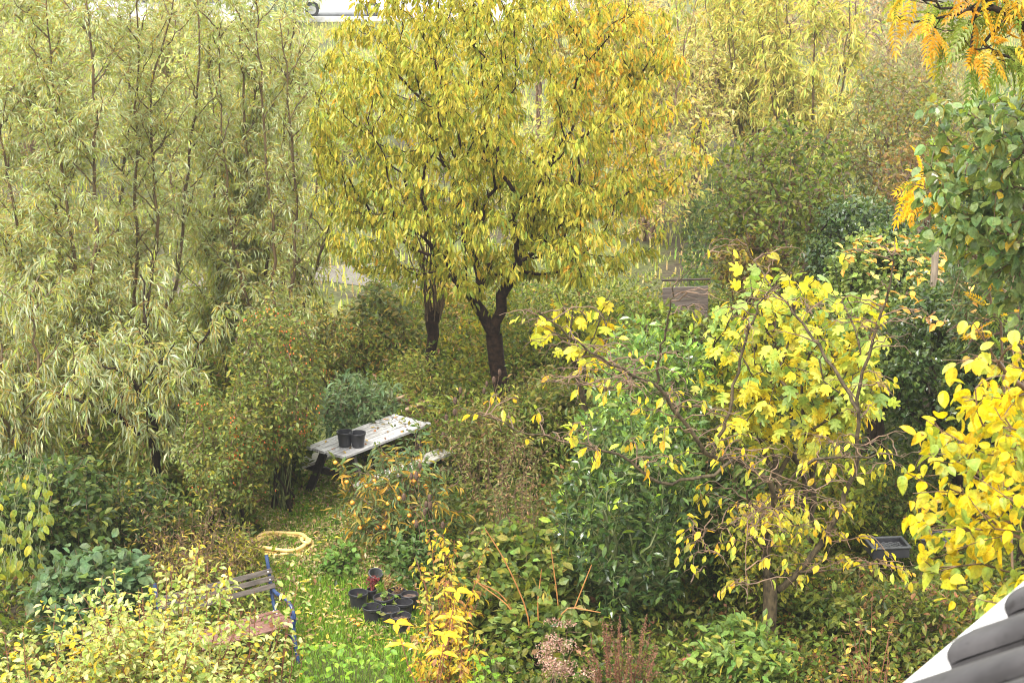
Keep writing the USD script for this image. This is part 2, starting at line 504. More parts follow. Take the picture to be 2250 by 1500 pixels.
def bush(name, label, cat, box, d, ry, n, spec, cols, seed, tm=OVAL, mat=None, bark=None, twig=None, K=0, base=None, stems=3, shell=.3, clump=.36,
         r_trunk=.03, r_tip=.003, flat=-.9, k=.35, lift=.15, jitter=.18, tint_fn=None, group=None):
    """A shrub whose crown fills the box of photograph pixels at distance d."""
    rng = np.random.default_rng(seed)
    c, R = envelope(box, d, ry)
    b = np.array([c[0], d + .1, 0.0]) if base is None else np.asarray(base, float)
    o = thing(name, label, cat, b, group=group)
    tg = c + ball(rng, n, shell, clump, seed, flat) * R
    tg[:, 2] = np.maximum(tg[:, 2], .06)
    gi = rng.integers(0, stems, n)
    ang = np.arctan2(tg[:, 1] - b[1], tg[:, 0] - b[0]) + rng.normal(0, .5, n)
    gi = ((ang + np.pi) / (2 * np.pi) * stems).astype(int) % stems
    chains = []
    for s in range(stems):
        tt = tg[gi == s]
        if len(tt) == 0:
            continue
        m = tt.mean(0)
        st = b + np.append(rng.normal(0, .05 * stems**.5, 2), 0)
        hd = st * .55 + m * .45
        hd[2] = max(.25, min(m[2] * .45, c[2] - R[2] * .6 if c[2] - R[2] * .6 > .25 else m[2] * .45))
        u = np.linspace(0, 1, 8)[:, None]
        tr = st * (1 - u) + hd * u
        tr[1:] += rng.normal(0, .015, (7, 3))
        ch = grow(tr, tt, rng, k=k, lift=lift, r_trunk=r_trunk, r_tip=r_tip)
        chains += ch if not chains else ch
    wood(o, chains, bark or TWIG_BROWN, twig or bark or TWIG_BROWN, limb_r=max(.02, r_trunk * .7), stem_name='stem' if r_trunk < .05 else 'trunk')
    geo = place_leaves(rng, chains, spec)
    tint = tint_fn(rng, geo[0], c, R) if tint_fn else palette(rng, len(geo[0]), cols, jitter)
    foliage(o, geo, tm, tint, mat or LEAF, K)
    return o, chains, geo


# palettes (base colours of the leaves)
GREEN = [(4, (.078, .115, .016)), (3, (.145, .165, .022)), (1.5, (.040, .064, .013))]
DKGREEN = [(4, (.034, .060, .016)), (2, (.06, .092, .021)), (1, (.10, .135, .028))]
OLIVE = [(3, (.14, .15, .035)), (3, (.19, .15, .04)), (2, (.10, .125, .035)), (1, (.28, .19, .035))]
YGREEN = [(4, (.22, .26, .035)), (3, (.30, .29, .03)), (2, (.14, .20, .03)), (1, (.42, .30, .02))]
YELLOW = [(5, (.62, .46, .015)), (3, (.52, .45, .03)), (2, (.34, .38, .04)), (1, (.66, .36, .015))]
ORANGE = [(4, (.62, .33, .012)), (2, (.62, .42, .02)), (2, (.22, .27, .03)), (1, (.5, .2, .02))]
SILVER = [(4, (.285, .325, .085)), (3, (.235, .275, .055)), (2.6, (.42, .48, .31)), (1.3, (.36, .31, .055))]
BROWNY = [(4, (.16, .10, .05)), (3, (.22, .15, .06)), (2, (.11, .065, .035)), (1, (.12, .13, .04))]


# ------------------------------------------------------------------ the setting
def ground_z(x, y):
    x, y = np.asarray(x, float), np.asarray(y, float)
    p = np.stack([x * .35, y * .35, np.zeros_like(x)], -1)
    return (meshkit.fbm(p, 3, 4) - .5) * .12 * np.clip((y - 12) / 10, 0, 1)


def on_ground(x, y):
    return np.array([x, y, float(ground_z(x, y))])


_xs = np.unique(np.r_[np.linspace(-420, -14, 18), np.linspace(-14, 14, 100), np.linspace(14, 420, 18)])
_ys = np.unique(np.r_[np.linspace(-200, 8, 10), np.linspace(8, 40, 110), np.linspace(40, 100, 40), np.linspace(100, 640, 20)])
_gx, _gy = np.meshgrid(_xs, _ys)
_V = np.stack([_gx, _gy, ground_z(_gx, _gy)], -1).reshape(-1, 3)
_i, _j = np.meshgrid(np.arange(len(_ys) - 1), np.arange(len(_xs) - 1), indexing='ij')
_w = len(_xs)
_F = np.stack([_i * _w + _j, _i * _w + _j + 1, (_i + 1) * _w + _j + 1, (_i + 1) * _w + _j], -1).reshape(-1, 4)
GROUND = usdkit.material(stage, '/World/Looks/ground_soil_turf', {
    'g': ('geometry', {}),
    'n1': ('noise_texture', {'scale': .45, 'detail': 4.0}),
    'n2': ('noise_texture', {'scale': 14.0, 'detail': 6.0}),
    'r1': ('rgb_ramp', {'ramp': [(.38, (.055, .045, .028)), (.55, (.08, .10, .025)), (.7, (.17, .16, .05))]}),
    'r2': ('rgb_ramp', {'ramp': [(.3, (.45, .4, .33)), (.7, (1.3, 1.3, 1.2))]}),
    'mx': ('mix_color', {'blend_type': 'multiply', 'fac': 1.0, 'use_clamp': False}),
    'b': ('bump', {'strength': .8, 'distance': .03}),
    'p': ('principled_bsdf', {'roughness': .85, 'specular_ior_level': .25})},
    [('g.position', 'n1.vector'), ('g.position', 'n2.vector'), ('n1.fac', 'r1.fac'), ('n2.fac', 'r2.fac'), ('r1.color', 'mx.a'), ('r2.color', 'mx.b'),
     ('mx.result', 'p.base_color'), ('n2.fac', 'b.height'), ('b.normal', 'p.normal')], surface='p.BSDF')
_g = raw_mesh('/World/ground', _V, _F, GROUND)
tag(_g.GetPrim(), 'uneven garden ground of soil and rough turf', None, None, 'structure')

# pale wet tarmac of the car park beyond the garden, with a low kerb
def slab(x0, x1, y0, y1, z0, z1):
    m = trimesh.creation.box((x1 - x0, y1 - y0, z1 - z0))
    m.apply_translation(((x0 + x1) / 2, (y0 + y1) / 2, (z0 + z1) / 2))
    return m


TARMAC = noise_material('pale_wet_tarmac', (.15, .15, .15), (.22, .22, .215), 2.0, .5, spec=.4)
_o = single('car_park', slab(-60, 3.0, 79.8, 130, -.05, .10), TARMAC, 'pale wet car park beyond the far meadow', None, None, 'structure')
_o = single('kerb', slab(-60, 3.0, 79.5, 79.797, -.05, .2), noise_material('kerb_stone', (.3, .29, .27), (.45, .44, .42), 5, .7), 'pale kerb along the front of the car park', None, None, 'structure')
PATHM = noise_material('pale_gravel', (.07, .062, .048), (.14, .125, .10), 30, .8, .01)
# a strip of bare pale earth behind the cherry
_s = np.linspace(0, 1, 24)
_px = -6.0 + 4.6 * _s
_py = 31.6 + 1.2 * np.sin(_s * 3.0) + .6 * _s
_wd = .75 + .25 * np.sin(_s * 9 + 1)
_pv, _pf = [], []
for a, b, c in zip(_px, _py, _wd):
    for w in (-1, -.33, .33, 1):
        _pv.append((a, b + w * c, 0))
_pv = np.array(_pv)
_pv[:, 2] = ground_z(_pv[:, 0], _pv[:, 1]) + .012
for i in range(23):
    for k in range(3):
        _pf.append((i * 4 + k, i * 4 + k + 4, i * 4 + k + 5, i * 4 + k + 1))
_o = raw_mesh('/World/path', _pv, _pf, PATHM)
tag(_o.GetPrim(), 'bare pale earth path behind the cherry tree', None, None, 'structure')


def stuff_leaves(name, label, cat, pos, rng, cols, L, wr, tm, mat, flat=.0, jitter=.25, up=1.0, droop=0.0, tilt=.4):
    n = len(pos)
    a = rng.random(n) * 2 * np.pi
    dx = unit(np.stack([np.cos(a), np.sin(a), rng.normal(flat, tilt, n) - droop], 1))
    nz = unit(np.stack([rng.normal(0, tilt, n), rng.normal(0, tilt, n), np.full(n, up)], 1))
    ln = rng.uniform(*L, n)
    V, F = leaves_geo(tm, pos, dx, nz, ln, ln * wr, rng.uniform(0, .3, n))
    o = raw_mesh(numbered('/World/' + name), V.reshape(-1, 3), F.reshape(-1, 3), mat, np.repeat(palette(rng, n, cols, jitter), len(tm[0]), 0))
    tag(o.GetPrim(), label, cat, None, 'stuff')


def scatter(rng, n, px0, px1, y0, y1, z=.0, accept=None):
    """Points on the ground between photograph columns px0..px1 and distances y0..y1."""
    out = np.zeros((0, 3))
    while len(out) < n:
        y = (rng.random(n * 2) * (y1**2 - y0**2) + y0**2) ** .5
        px = rng.uniform(px0, px1, n * 2)
        x = gx(px, y)
        ok = np.ones(n * 2, bool) if accept is None else accept(px, y, x)
        p = np.stack([x, y, ground_z(x, y) + z], 1)[ok]
        out = np.vstack([out, p])
    return out[:n]


def lawn_here(px, y, x):
    """Where the mown grass lies: from the pots up to the picnic table."""
    c = np.interp(y, [16, 17.2, 19.7, 22.6], [800, 785, 690, 680])
    w = np.interp(y, [16, 17.2, 19.7, 22.6], [160, 165, 135, 120])
    return np.abs(px - c + 60 * (meshkit.noise(np.stack([x * 1.1, y * 1.1, y * 0], -1), 3) - .5)) < w


_r = np.random.default_rng(1)


def blades(name, label, pos, rng, cols, h, w, jitter=.2, lean=.55):
    n = len(pos)
    a = rng.random(n) * 2 * np.pi
    hh = rng.uniform(*h, n)
    o = np.stack([np.cos(a), np.sin(a), np.zeros(n)], 1)
    s = np.stack([-np.sin(a), np.cos(a), np.zeros(n)], 1) * (w / 2)
    ln = (rng.random(n) * lean)[:, None]
    up = np.array([0, 0, 1.0])
    m = pos + o * hh[:, None] * ln * .35 + up * (hh * .6)[:, None]
    t = pos + o * hh[:, None] * (ln * 1.2) + up * (hh * (1 - .4 * ln[:, 0]))[:, None]
    V = np.stack([pos - s, pos + s, m + s * .8, m - s * .8, t], 1)
    F = np.array([(0, 1, 2), (0, 2, 3), (3, 2, 4)])[None] + (np.arange(n) * 5)[:, None, None]
    tint = np.repeat(palette(rng, n, cols, jitter), 5, 0)
    ob = raw_mesh('/World/' + name, V.reshape(-1, 3), F.reshape(-1, 3), LEAF, tint)
    tag(ob.GetPrim(), label, 'grass', None, 'stuff')


blades('grass', 'short wet bright green grass of the lawn between pots and picnic table', scatter(_r, 42000, 380, 1000, 15.8, 22.6, 0, lawn_here), _r,
       [(5, (.13, .25, .02)), (3, (.18, .31, .03)), (2, (.2, .22, .04)), (1, (.08, .16, .02))], (.03, .11), .009)
blades('meadow_grass', 'rough yellow green meadow grass beyond the garden trees', scatter(_r, 45000, -200, 2450, 26, 79, 0), _r,
       [(4, (.33, .36, .09)), (3, (.40, .36, .12)), (2, (.22, .29, .06)), (1, (.42, .33, .17))], (.08, .28), .034)
# fallen leaves
stuff_leaves('fallen_leaves', 'fallen yellow and brown leaves lying on the lawn by the picnic table', 'leaves', scatter(_r, 2400, 420, 960, 16.8, 22.8, .045, lawn_here), _r,
             [(3, (.40, .30, .12)), (3, (.28, .17, .07)), (3, (.45, .36, .04)), (2, (.14, .08, .04)), (1, (.5, .45, .25))], (.045, .095), .42, OVAL, LEAF_DRY)
stuff_leaves('fallen_leaves', 'fallen orange and brown leaves under the yellow tree beside the tiled roof', 'leaves', scatter(_r, 3600, 1650, 2300, 14.6, 18.6, .05), _r,
             [(3, (.42, .26, .06)), (3, (.25, .13, .05)), (2, (.5, .36, .03)), (2, (.12, .07, .04))], (.06, .13), .6, OVAL, LEAF_DRY)


stuff_leaves('leaf_litter', 'straw coloured leaf litter on the upper lawn between hose and picnic table', 'leaves', scatter(_r, 5200, 440, 900, 18.7, 22.9, .05, lambda px, y, x: lawn_here(px, y, x) & (meshkit.noise(np.stack([x * 1.6, y * 1.6, y * 0], -1), 8) > .38)), _r,
             [(4, (.36, .29, .14)), (2, (.24, .16, .08)), (2, (.42, .36, .18)), (1, (.13, .08, .045))], (.03, .085), .32, RHOMB, LEAF_DRY)


# low weeds cover the soil everywhere but on the lawn and the path
def weeds_here(px, y, x):
    return ~lawn_here(px, y, x) | (_r.random(len(px)) < .03)


def cover(name, label, n, px0, px1, y0, y1, zz, cols, L, wr, tm, seed, acc=weeds_here, mat=None, tilt=.85):
    r = np.random.default_rng(seed)
    p = scatter(r, n, px0, px1, y0, y1, 0, acc)
    g = meshkit.fbm(np.stack([p[:, 0] * .9, p[:, 1] * .9, p[:, 0] * 0 + seed], -1), 3, seed)
    p[:, 2] += r.random(n) ** 1.3 * zz * (.35 + 1.3 * g)
    stuff_leaves(name, label, 'ground cover', p, r, cols, L, wr, tm, mat or LEAF, tilt=tilt)


cover('ground_cover', 'low green weeds covering the ground round the pots, hose and shrubs', 56000, -80, 2350, 15.0, 21.5, .38, GREEN + [(1, (.16, .15, .04)), (.6, (.2, .1, .05))], (.05, .105), .55, RHOMB, 11)
cover('ground_cover', 'taller green and yellowing undergrowth below the cherry tree', 60000, 560, 1700, 21.5, 30.5, .75, GREEN + [(3, (.19, .22, .04)), (.8, (.3, .22, .05)), (.5, (.16, .09, .045))], (.05, .11), .42, RHOMB, 12)
cover('ground_cover', 'shaded green undergrowth at the foot of the willows', 42000, -150, 700, 20.5, 30, .5, GREEN + [(2, (.2, .2, .05)), (1, (.2, .13, .06))], (.06, .13), .45, RHOMB, 13)
cover('ground_cover', 'dark green undergrowth at the foot of the ivy bank and green shrubs', 36000, 1500, 2400, 20, 40, .6, DKGREEN + [(1, (.12, .12, .03))], (.07, .14), .5, RHOMB, 14)

# ------------------------------------------------------------------ cherry tree in the middle
def cherry():
    rng = np.random.default_rng(21)
    b = on_ground(gx(1105, 24.2), 24.2)
    o = thing('cherry_tree', 'broad cherry tree with drooping yellow green leaves behind the picnic table', 'tree', b)
    c, R = envelope((660, -190, 1560, 670), 24.0, 2.9)
    crotch = at(1085, 735, y=24.2)
    trunk = np.array([b, b * .7 + crotch * .3 + [.05, 0, 0], b * .35 + crotch * .65, crotch])
    u = np.linspace(0, 3, 11)
    trunk = np.stack([np.interp(u, range(4), trunk[:, k]) for k in range(3)], 1)
    # main limbs fan out from the crotch as in a vase
    limbs = []
    for px, py, dy in ((945, 470, -.5), (1020, 640, .2), (985, 520, 1.0), (1075, 560, .7), (1150, 480, -.8), (1230, 520, .6), (1330, 610, -.4), (1190, 420, 1.5), (790, 590, -.6), (1440, 560, .8), (960, 300, .2), (1100, 250, -1.0), (880, 640, -1.2)):
        limbs.append(at(px, py, y=24.2 + dy))
    q = ball(rng, 1050, .27, .25, 5)
    low = q[:, 2] < 0
    q[low, :2] *= (1 / np.maximum(np.sqrt(1 - q[low, 2] ** 2), .55) * (1 - .22 * q[low, 2] ** 2))[:, None]
    tg = c + q * R
    tg = tg[(tg[:, 2] > 1.75 + .16 * np.abs(tg[:, 0] - c[0]) + .25 * rng.random(len(tg)))]
    chains = grow(trunk, np.vstack([limbs, tg]), rng, k=.42, seg=.2, lift=.25, r_trunk=.115, r_tip=.0031, wob=.035)
    chains += side_twigs(rng, [x for x in chains[1:] if x[1].max() < .03], 2.4, .34, .003, .3, .2, .3)
    chains += side_twigs(rng, [x for x in chains[1:] if x[1].max() >= .014], 7.0, .38, .0035, .25, .25, .25)
    wood(o, chains, BARK_CHERRY, BARK_CHERRY, limb_r=.024)
    geo = place_leaves(rng, chains, dict(gap=.0135, rmax=.014, start=.1, tipward=.9, fwd=.4, out=.5, droop=1.15, jit=.27, up=.3, L=(.075, .145), wr=.34, petiole=.03, scatter=.03, bend=(-.05, .3)))
    p = geo[0]
    n = len(p)
    sx = np.clip((p[:, 0] - c[0]) / R[0], -1, 1)
    top = np.clip((p[:, 2] - c[2]) / R[2], -1, 1)
    nz = meshkit.fbm(p * .9, 3, 8)
    w = np.stack([np.full(n, 1.6) - .4 * top, np.full(n, 1.2) + .5 * top, np.clip(.55 - .5 * top, .1, 2), np.clip((sx * 1.2 + top * .25 - .3 + (nz - .5) * 3), .0, 3) * 1.1 * (sx > .1) + .03], 1)
    tint = palette(rng, n, [(1, (.265, .27, .032)), (1, (.385, .335, .042)), (1, (.15, .20, .035)), (1, (.52, .31, .03))], .15, w)
    foliage(o, geo, OVAL, tint, LEAF, 300)


cherry()


# ------------------------------------------------------------------ willows on the left
def willow(label, base, stems, seed, n_side, length, gap, cols, L=(.10, .17), wr=.17, droop=.85, twig=TWIG_YELLOW, bark=BARK_WILLOW, mat=None, up=.45, fill=0, jitter=.18, start=.12, r=.04, ldroop=.6):
    """stems: [(list of pixel (px, py), distance at the top)] from near the ground to the top."""
    rng = np.random.default_rng(seed)
    o = thing('willow_tree', label, 'tree', base)
    st = []
    for pts, y1 in stems:
        q = [base + np.append(rng.normal(0, .08, 2), 0)]
        for i, (px, py) in enumerate(pts):
            q.append(at(px, py, y=base[1] + (y1 - base[1]) * (i + 1) / len(pts)))
        q = np.array(q)
        u = np.linspace(0, len(q) - 1, 5 * len(q))
        q = np.stack([np.interp(u, range(len(q)), q[:, k]) for k in range(3)], 1)
        q[1:] += rng.normal(0, .02, (len(q) - 1, 3))
        h = np.linspace(0, 1, len(q))
        st.append((q, r * (1 - .82 * h)))
    limbs = side_twigs(rng, st, n_side * .35, length * 1.6, .011, start, 1.1, .25, 8)
    tw = side_twigs(rng, st, n_side, length, .0045, start, up, droop, 5) + side_twigs(rng, limbs, n_side * .9, length * .7, .0035, .1, up, droop, 4)
    org = o.loc
    for q, (p, rr) in enumerate(st):
        v, f, n = tube(p - org, rr, 8)
        raw_mesh(numbered(f'{o.GetPath()}/trunk'), v, f, bark, normals=n)
    v, f, n = join([tube(p - org, rr, 4) for p, rr in limbs])
    tag(raw_mesh(f'{o.GetPath()}/branches', v, f, bark, normals=n).GetPrim(), kind='stuff')
    v, f, n = join([tube(p - org, rr, 3) for p, rr in tw])
    tag(raw_mesh(f'{o.GetPath()}/twigs', v, f, twig, normals=n).GetPrim(), kind='stuff')
    geo = place_leaves(rng, tw + limbs, dict(gap=gap, rmax=.012, start=.08, tipward=.9, fwd=.8, out=.8, droop=ldroop, jit=.38, up=.6, L=L, wr=wr, petiole=.01, scatter=.012, bend=(0, .25)))
    tint = palette(rng, len(geo[0]), cols, jitter)
    foliage(o, geo, RHOMB, tint, mat or LEAF_WILLOW, 0)
    return len(geo[0])


SILV2 = SILVER + [(.8, (.34, .32, .07))]
willow('tall silvery willow with several stems at the left edge of the garden', on_ground(gx(175, 22.6), 22.6),
       [([(185, 800), (165, 600), (130, 300), (95, -60)], 22.4), ([(170, 700), (110, 420), (60, 100), (30, -120)], 23.2), ([(190, 760), (215, 480), (205, 150), (180, -140)], 22.0), ([(150, 850), (60, 620), (10, 350), (-40, 60)], 22.6)],
       31, 18, .75, .019, SILV2, droop=.6, up=.7, L=(.07, .125))
willow('tall silvery willow with a thick leaning trunk behind the rose hip shrub', on_ground(gx(270, 23.6), 23.6),
       [([(285, 780), (300, 560), (300, 250), (308, -120)], 23.2), ([(270, 740), (255, 500), (290, 230), (280, -90)], 24.2), ([(300, 800), (345, 540), (330, 200), (395, -60)], 23.0), ([(300, 820), (390, 620), (430, 250), (437, -100)], 24.0)],
       32, 12, .75, .024, SILV2, droop=.6, up=.7, L=(.07, .125))
willow('slim silvery willow with thin upright stems beside the cherry tree', on_ground(gx(520, 25.2), 25.2),
       [([(500, 700), (540, 350), (530, 100), (520, -20)], 25), ([(530, 720), (560, 300), (550, 40)], 25.6), ([(480, 700), (470, 350), (450, 0)], 25.2), ([(560, 750), (620, 400), (640, 120), (650, 30)], 25.4)],
       33, 15, .62, .026, SILV2 + [(2, (.30, .33, .16))], r=.035)
willow('low willow with weeping sprays over dark trunks at the left', on_ground(gx(345, 20.8), 20.8),
       [([(345, 960), (300, 840), (210, 790)], 20.4), ([(350, 960), (330, 780), (310, 600)], 21.4), ([(365, 960), (410, 820), (470, 700)], 21.4), ([(340, 980), (240, 900), (110, 860)], 20.0)],
       34, 12, .75, .026, SILVER + [(3, (.26, .24, .06)), (3, (.15, .18, .06))], droop=1.0, bark=BARK_DARK, r=.055, start=.35, ldroop=.75)
willow('low weeping willow shoots at the far left above the brambles', on_ground(gx(40, 20.6), 20.6),
       [([(60, 950), (80, 820), (70, 640)], 20.9), ([(30, 950), (10, 800), (-20, 620)], 21.2), ([(60, 960), (130, 880), (170, 800)], 20.0), ([(30, 960), (-10, 900), (-50, 830)], 20.0)],
       35, 12, .7, .026, SILVER + [(3, (.26, .24, .06)), (3, (.15, .18, .06))], droop=1.0, r=.045, start=.3, ldroop=.75)
willow('thin willow with dull yellow twigs between the silvery willows and the meadow', on_ground(gx(640, 27.5), 27.5),
       [([(640, 560), (655, 300), (660, 60)], 27.5), ([(660, 560), (700, 380), (690, 150)], 27.8), ([(615, 560), (590, 300), (600, 60)], 27.3), ([(690, 600), (735, 460), (750, 330)], 27.6)],
       36, 10, .6, .036, SILVER + [(3, (.3, .3, .09))], r=.03)


willow('silvery willow with fine leaves just left of the cherry crown', on_ground(gx(615, 24.0), 24.0),
       [([(600, 760), (600, 480), (570, 150), (560, -60)], 23.6), ([(630, 760), (650, 520), (640, 250), (610, 40)], 24.0), ([(570, 780), (520, 560), (490, 300), (480, 60)], 23.6)],
       37, 13, .6, .023, SILV2, droop=.6, up=.7, L=(.07, .125), r=.032)


def pollard():
    rng = np.random.default_rng(41)
    b = on_ground(gx(945, 25.6), 25.6)
    o = thing('pollard_willow', 'pollarded tree with a dark trunk and thin upright shoots left of the cherry trunk', 'tree', b)
    head = at(950, 690, y=25.6)
    u = np.linspace(0, 1, 9)[:, None]
    tr = b * (1 - u) + head * u
    tr[1:] += rng.normal(0, .012, (8, 3))
    rr = np.interp(u[:, 0], [0, .6, .9, 1], [.07, .078, .10, .12])
    v, f, n = tube(np.vstack([tr, tr[-1] + [0, 0, .09]]) - o.loc, np.r_[rr, .05], 10)
    raw_mesh(f'{o.GetPath()}/trunk', v, f, BARK_CHERRY, normals=n)
    sh = arcs(rng, head - [0, 0, .08], 34, 2.6, .75, .012, .0, seg=8, base_r=.13)
    tw = side_twigs(rng, sh, 3, .35, .003, .2, .5, .2)
    v, f, n = join([tube(p - o.loc, q, 4) for p, q in sh + tw])
    tag(raw_mesh(f'{o.GetPath()}/shoots', v, f, BARK_WILLOW, normals=n).GetPrim(), kind='stuff')
    geo = place_leaves(rng, sh[::2] + tw, dict(gap=.07, start=.3, fwd=.7, out=.8, droop=.5, L=(.07, .12), wr=.25))
    foliage(o, geo, RHOMB, palette(rng, len(geo[0]), YGREEN + [(2, (.4, .25, .08))]), LEAF)


pollard()

# ------------------------------------------------------------------ far and middle plants, back to front
FARSP = dict(gap=.05, rmax=.02, start=.1, L=(.14, .24), wr=.4, out=.9, droop=.4, scatter=.08, jit=.4)
far = [  # box of pixels, distance, depth, palette, label
    ((1820, -120, 2120, 190), 62, 6, [(3, (.20, .14, .11)), (2, (.26, .19, .13)), (2, (.17, .16, .09))], 'hazy brownish thicket far up the slope at the top right'),
    ((1660, -80, 1920, 130), 70, 6, [(3, (.24, .17, .13)), (2, (.2, .18, .1))], 'hazy pinkish brown thicket behind the far yellow willows'),
    ((1880, 40, 2140, 260), 52, 4, [(3, (.14, .14, .07)), (2, (.19, .16, .09))], 'hazy olive thicket between far slope and green shrubs'),
    ((560, -70, 690, 40), 78, 4, [(3, (.12, .17, .13)), (2, (.16, .2, .14))], 'small bluish bush in the car park left of the white car'),
    ((1120, -90, 1250, 110), 46, 3, [(3, (.34, .38, .28)), (2, (.26, .3, .2))], 'pale silvery bush behind the top of the cherry tree'),
    ((1270, -60, 1480, 140), 50, 4, [(3, (.26, .22, .12)), (2, (.33, .28, .12)), (1, (.4, .3, .08))], 'sparse tawny bush behind the orange cherry tips'),
    ((1420, 60, 1640, 330), 42, 4, [(3, (.25, .25, .09)), (2, (.3, .25, .12))], 'sparse tawny shrub in front of the far yellow willows'),
    ((1300, 220, 1560, 520), 36, 3, [(3, (.24, .22, .07)), (2, (.27, .19, .1)), (2, (.17, .18, .05))], 'tangled tawny shrub right behind the cherry crown'),
    ((1040, 200, 1330, 560), 40, 3, [(3, (.27, .26, .08)), (2, (.2, .22, .06))], 'yellowish shrub hidden behind the middle of the cherry crown'),
    ((640, 90, 900, 380), 46, 3.5, [(3, (.26, .3, .1)), (2, (.2, .25, .08))], 'pale green shrub on the meadow left of the cherry crown'),
    ((-60, -40, 220, 300), 40, 3.5, [(3, (.2, .24, .1)), (2, (.28, .3, .14))], 'hazy pale shrub behind the leftmost willow'),
    ((230, 60, 520, 420), 38, 3.5, [(3, (.22, .26, .1)), (2, (.3, .3, .12))], 'hazy pale shrub behind the thick willow trunks'),
    ((-80, 420, 160, 760), 29, 2, [(3, (.16, .19, .06)), (2, (.2, .16, .07))], 'olive shrub low behind the leftmost willow'),
    ((380, 380, 640, 720), 29.5, 2, [(3, (.13, .17, .05)), (2, (.2, .2, .07))], 'olive green shrub behind the slim willow'),
]
for i, (box, d, ry, cols, lab) in enumerate(far):
    sc = d / 36
    sp = dict(FARSP, L=(.10 * sc**.7, .18 * sc**.7), gap=.045 * sc**.5, scatter=.08 * sc)
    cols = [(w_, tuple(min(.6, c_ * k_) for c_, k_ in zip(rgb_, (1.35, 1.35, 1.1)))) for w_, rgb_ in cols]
    bush('shrub', lab, 'shrub', box, d, ry, 300, sp, cols, 100 + i, RHOMB, LEAF, TWIG_BROWN, clump=.33, shell=.36, r_trunk=.04, r_tip=.005, k=.3)


def far_willow(label, px, d, h_px, seed, cols, n=9, spread=90, bark=TWIG_BROWN, gap=.05, length=.8):
    """A clump of thin tall stems with sparse hanging leaves."""
    b = on_ground(gx(px, d), d)
    rng = np.random.default_rng(seed)
    st = []
    for k in range(n):
        dx = rng.normal(0, spread)
        py = h_px + rng.uniform(-40, 120)
        base_py = 750 - FPX * (d * SP - CAM_H * CP) / (d * CP + CAM_H * SP)
        pts = [(px + dx * (.3 + .7 * s), base_py * (1 - s) + py * s) for s in (.33, .66, 1.0)]
        st.append((pts, d + rng.normal(0, .6)))
    willow(label, b, st, seed, 7, length, gap, cols, L=(.16, .28), wr=.2, droop=.7, twig=TWIG_YELLOW, bark=bark, mat=LEAF, start=.2, r=.035)


YW = [(4, (.46, .44, .10)), (3, (.38, .41, .11)), (2, (.5, .42, .14)), (1, (.3, .33, .09))]
far_willow('far yellow willow with thin dark stems, rightmost of the yellow clump', 1770, 41, -70, 51, YW, 8, 80, BARK_WILLOW)
far_willow('far yellow willow with thin dark stems in the middle of the yellow clump', 1650, 43, -80, 52, YW, 8, 75, BARK_WILLOW)
far_willow('far pale willow at the left of the yellow clump', 1540, 45, -60, 53, YW + [(3, (.3, .34, .14))], 8, 70)
far_willow('far thin brownish willow behind the right side of the cherry', 1400, 40, -40, 54, [(3, (.3, .28, .1)), (2, (.36, .28, .1)), (1, (.3, .32, .16))], 9, 80, gap=.07)
far_willow('far thin brownish willow right of the silvery bush', 1290, 44, -50, 55, [(3, (.32, .30, .1)), (2, (.4, .3, .08)), (1, (.3, .32, .16))], 8, 60, gap=.07)

far_willow('hazy pale willow beyond the meadow, leftmost of three behind the garden willows', 60, 44, -60, 56, [(3, (.34, .36, .15)), (2, (.42, .40, .16))], 8, 90, gap=.055)
far_willow('hazy pale willow beyond the meadow, middle one of three behind the garden willows', 330, 47, -60, 57, [(3, (.34, .36, .15)), (2, (.42, .40, .16))], 8, 90, gap=.055)
far_willow('hazy pale willow beyond the meadow, close to the left side of the cherry crown', 600, 42, 30, 58, [(3, (.34, .37, .16)), (2, (.42, .42, .18))], 8, 70, gap=.055)
far_willow('hazy tawny willow far behind the gap between orange cherry tips and yellow clump', 1470, 52, -60, 59, [(3, (.42, .36, .16)), (2, (.46, .38, .12))], 9, 90, gap=.06)

MID = dict(gap=.035, rmax=.014, start=.1, L=(.08, .14), wr=.5, out=.9, droop=.35, scatter=.05, jit=.35)
bush('shrub', 'rounded green shrub with small leaves right of the cherry crown', 'shrub', (1550, 235, 1900, 660), 26.5, 1.9, 760, dict(MID, gap=.028), GREEN + [(2, (.15, .18, .03)), (1, (.09, .05, .03))], 61, OVAL, LEAF, TWIG_BROWN, r_trunk=.045, clump=.36)
bush('shrub', 'olive and russet shrub above the green shrub at the right', 'shrub', (1820, 125, 2150, 460), 31, 2.3, 860, dict(MID, gap=.028, L=(.07, .125)), OLIVE + [(3, (.12, .15, .04))], 62, OVAL, LEAF, TWIG_BROWN, r_trunk=.05, clump=.38)
bush('shrub', 'russet leaved shrub in the dark gap below the olive shrub', 'shrub', (1920, 290, 2120, 470), 28, 1.2, 220, dict(MID, L=(.07, .12)), [(3, (.2, .13, .03)), (2, (.12, .07, .03)), (2, (.1, .11, .03))], 63, OVAL, LEAF, TWIG_BROWN, r_trunk=.04)

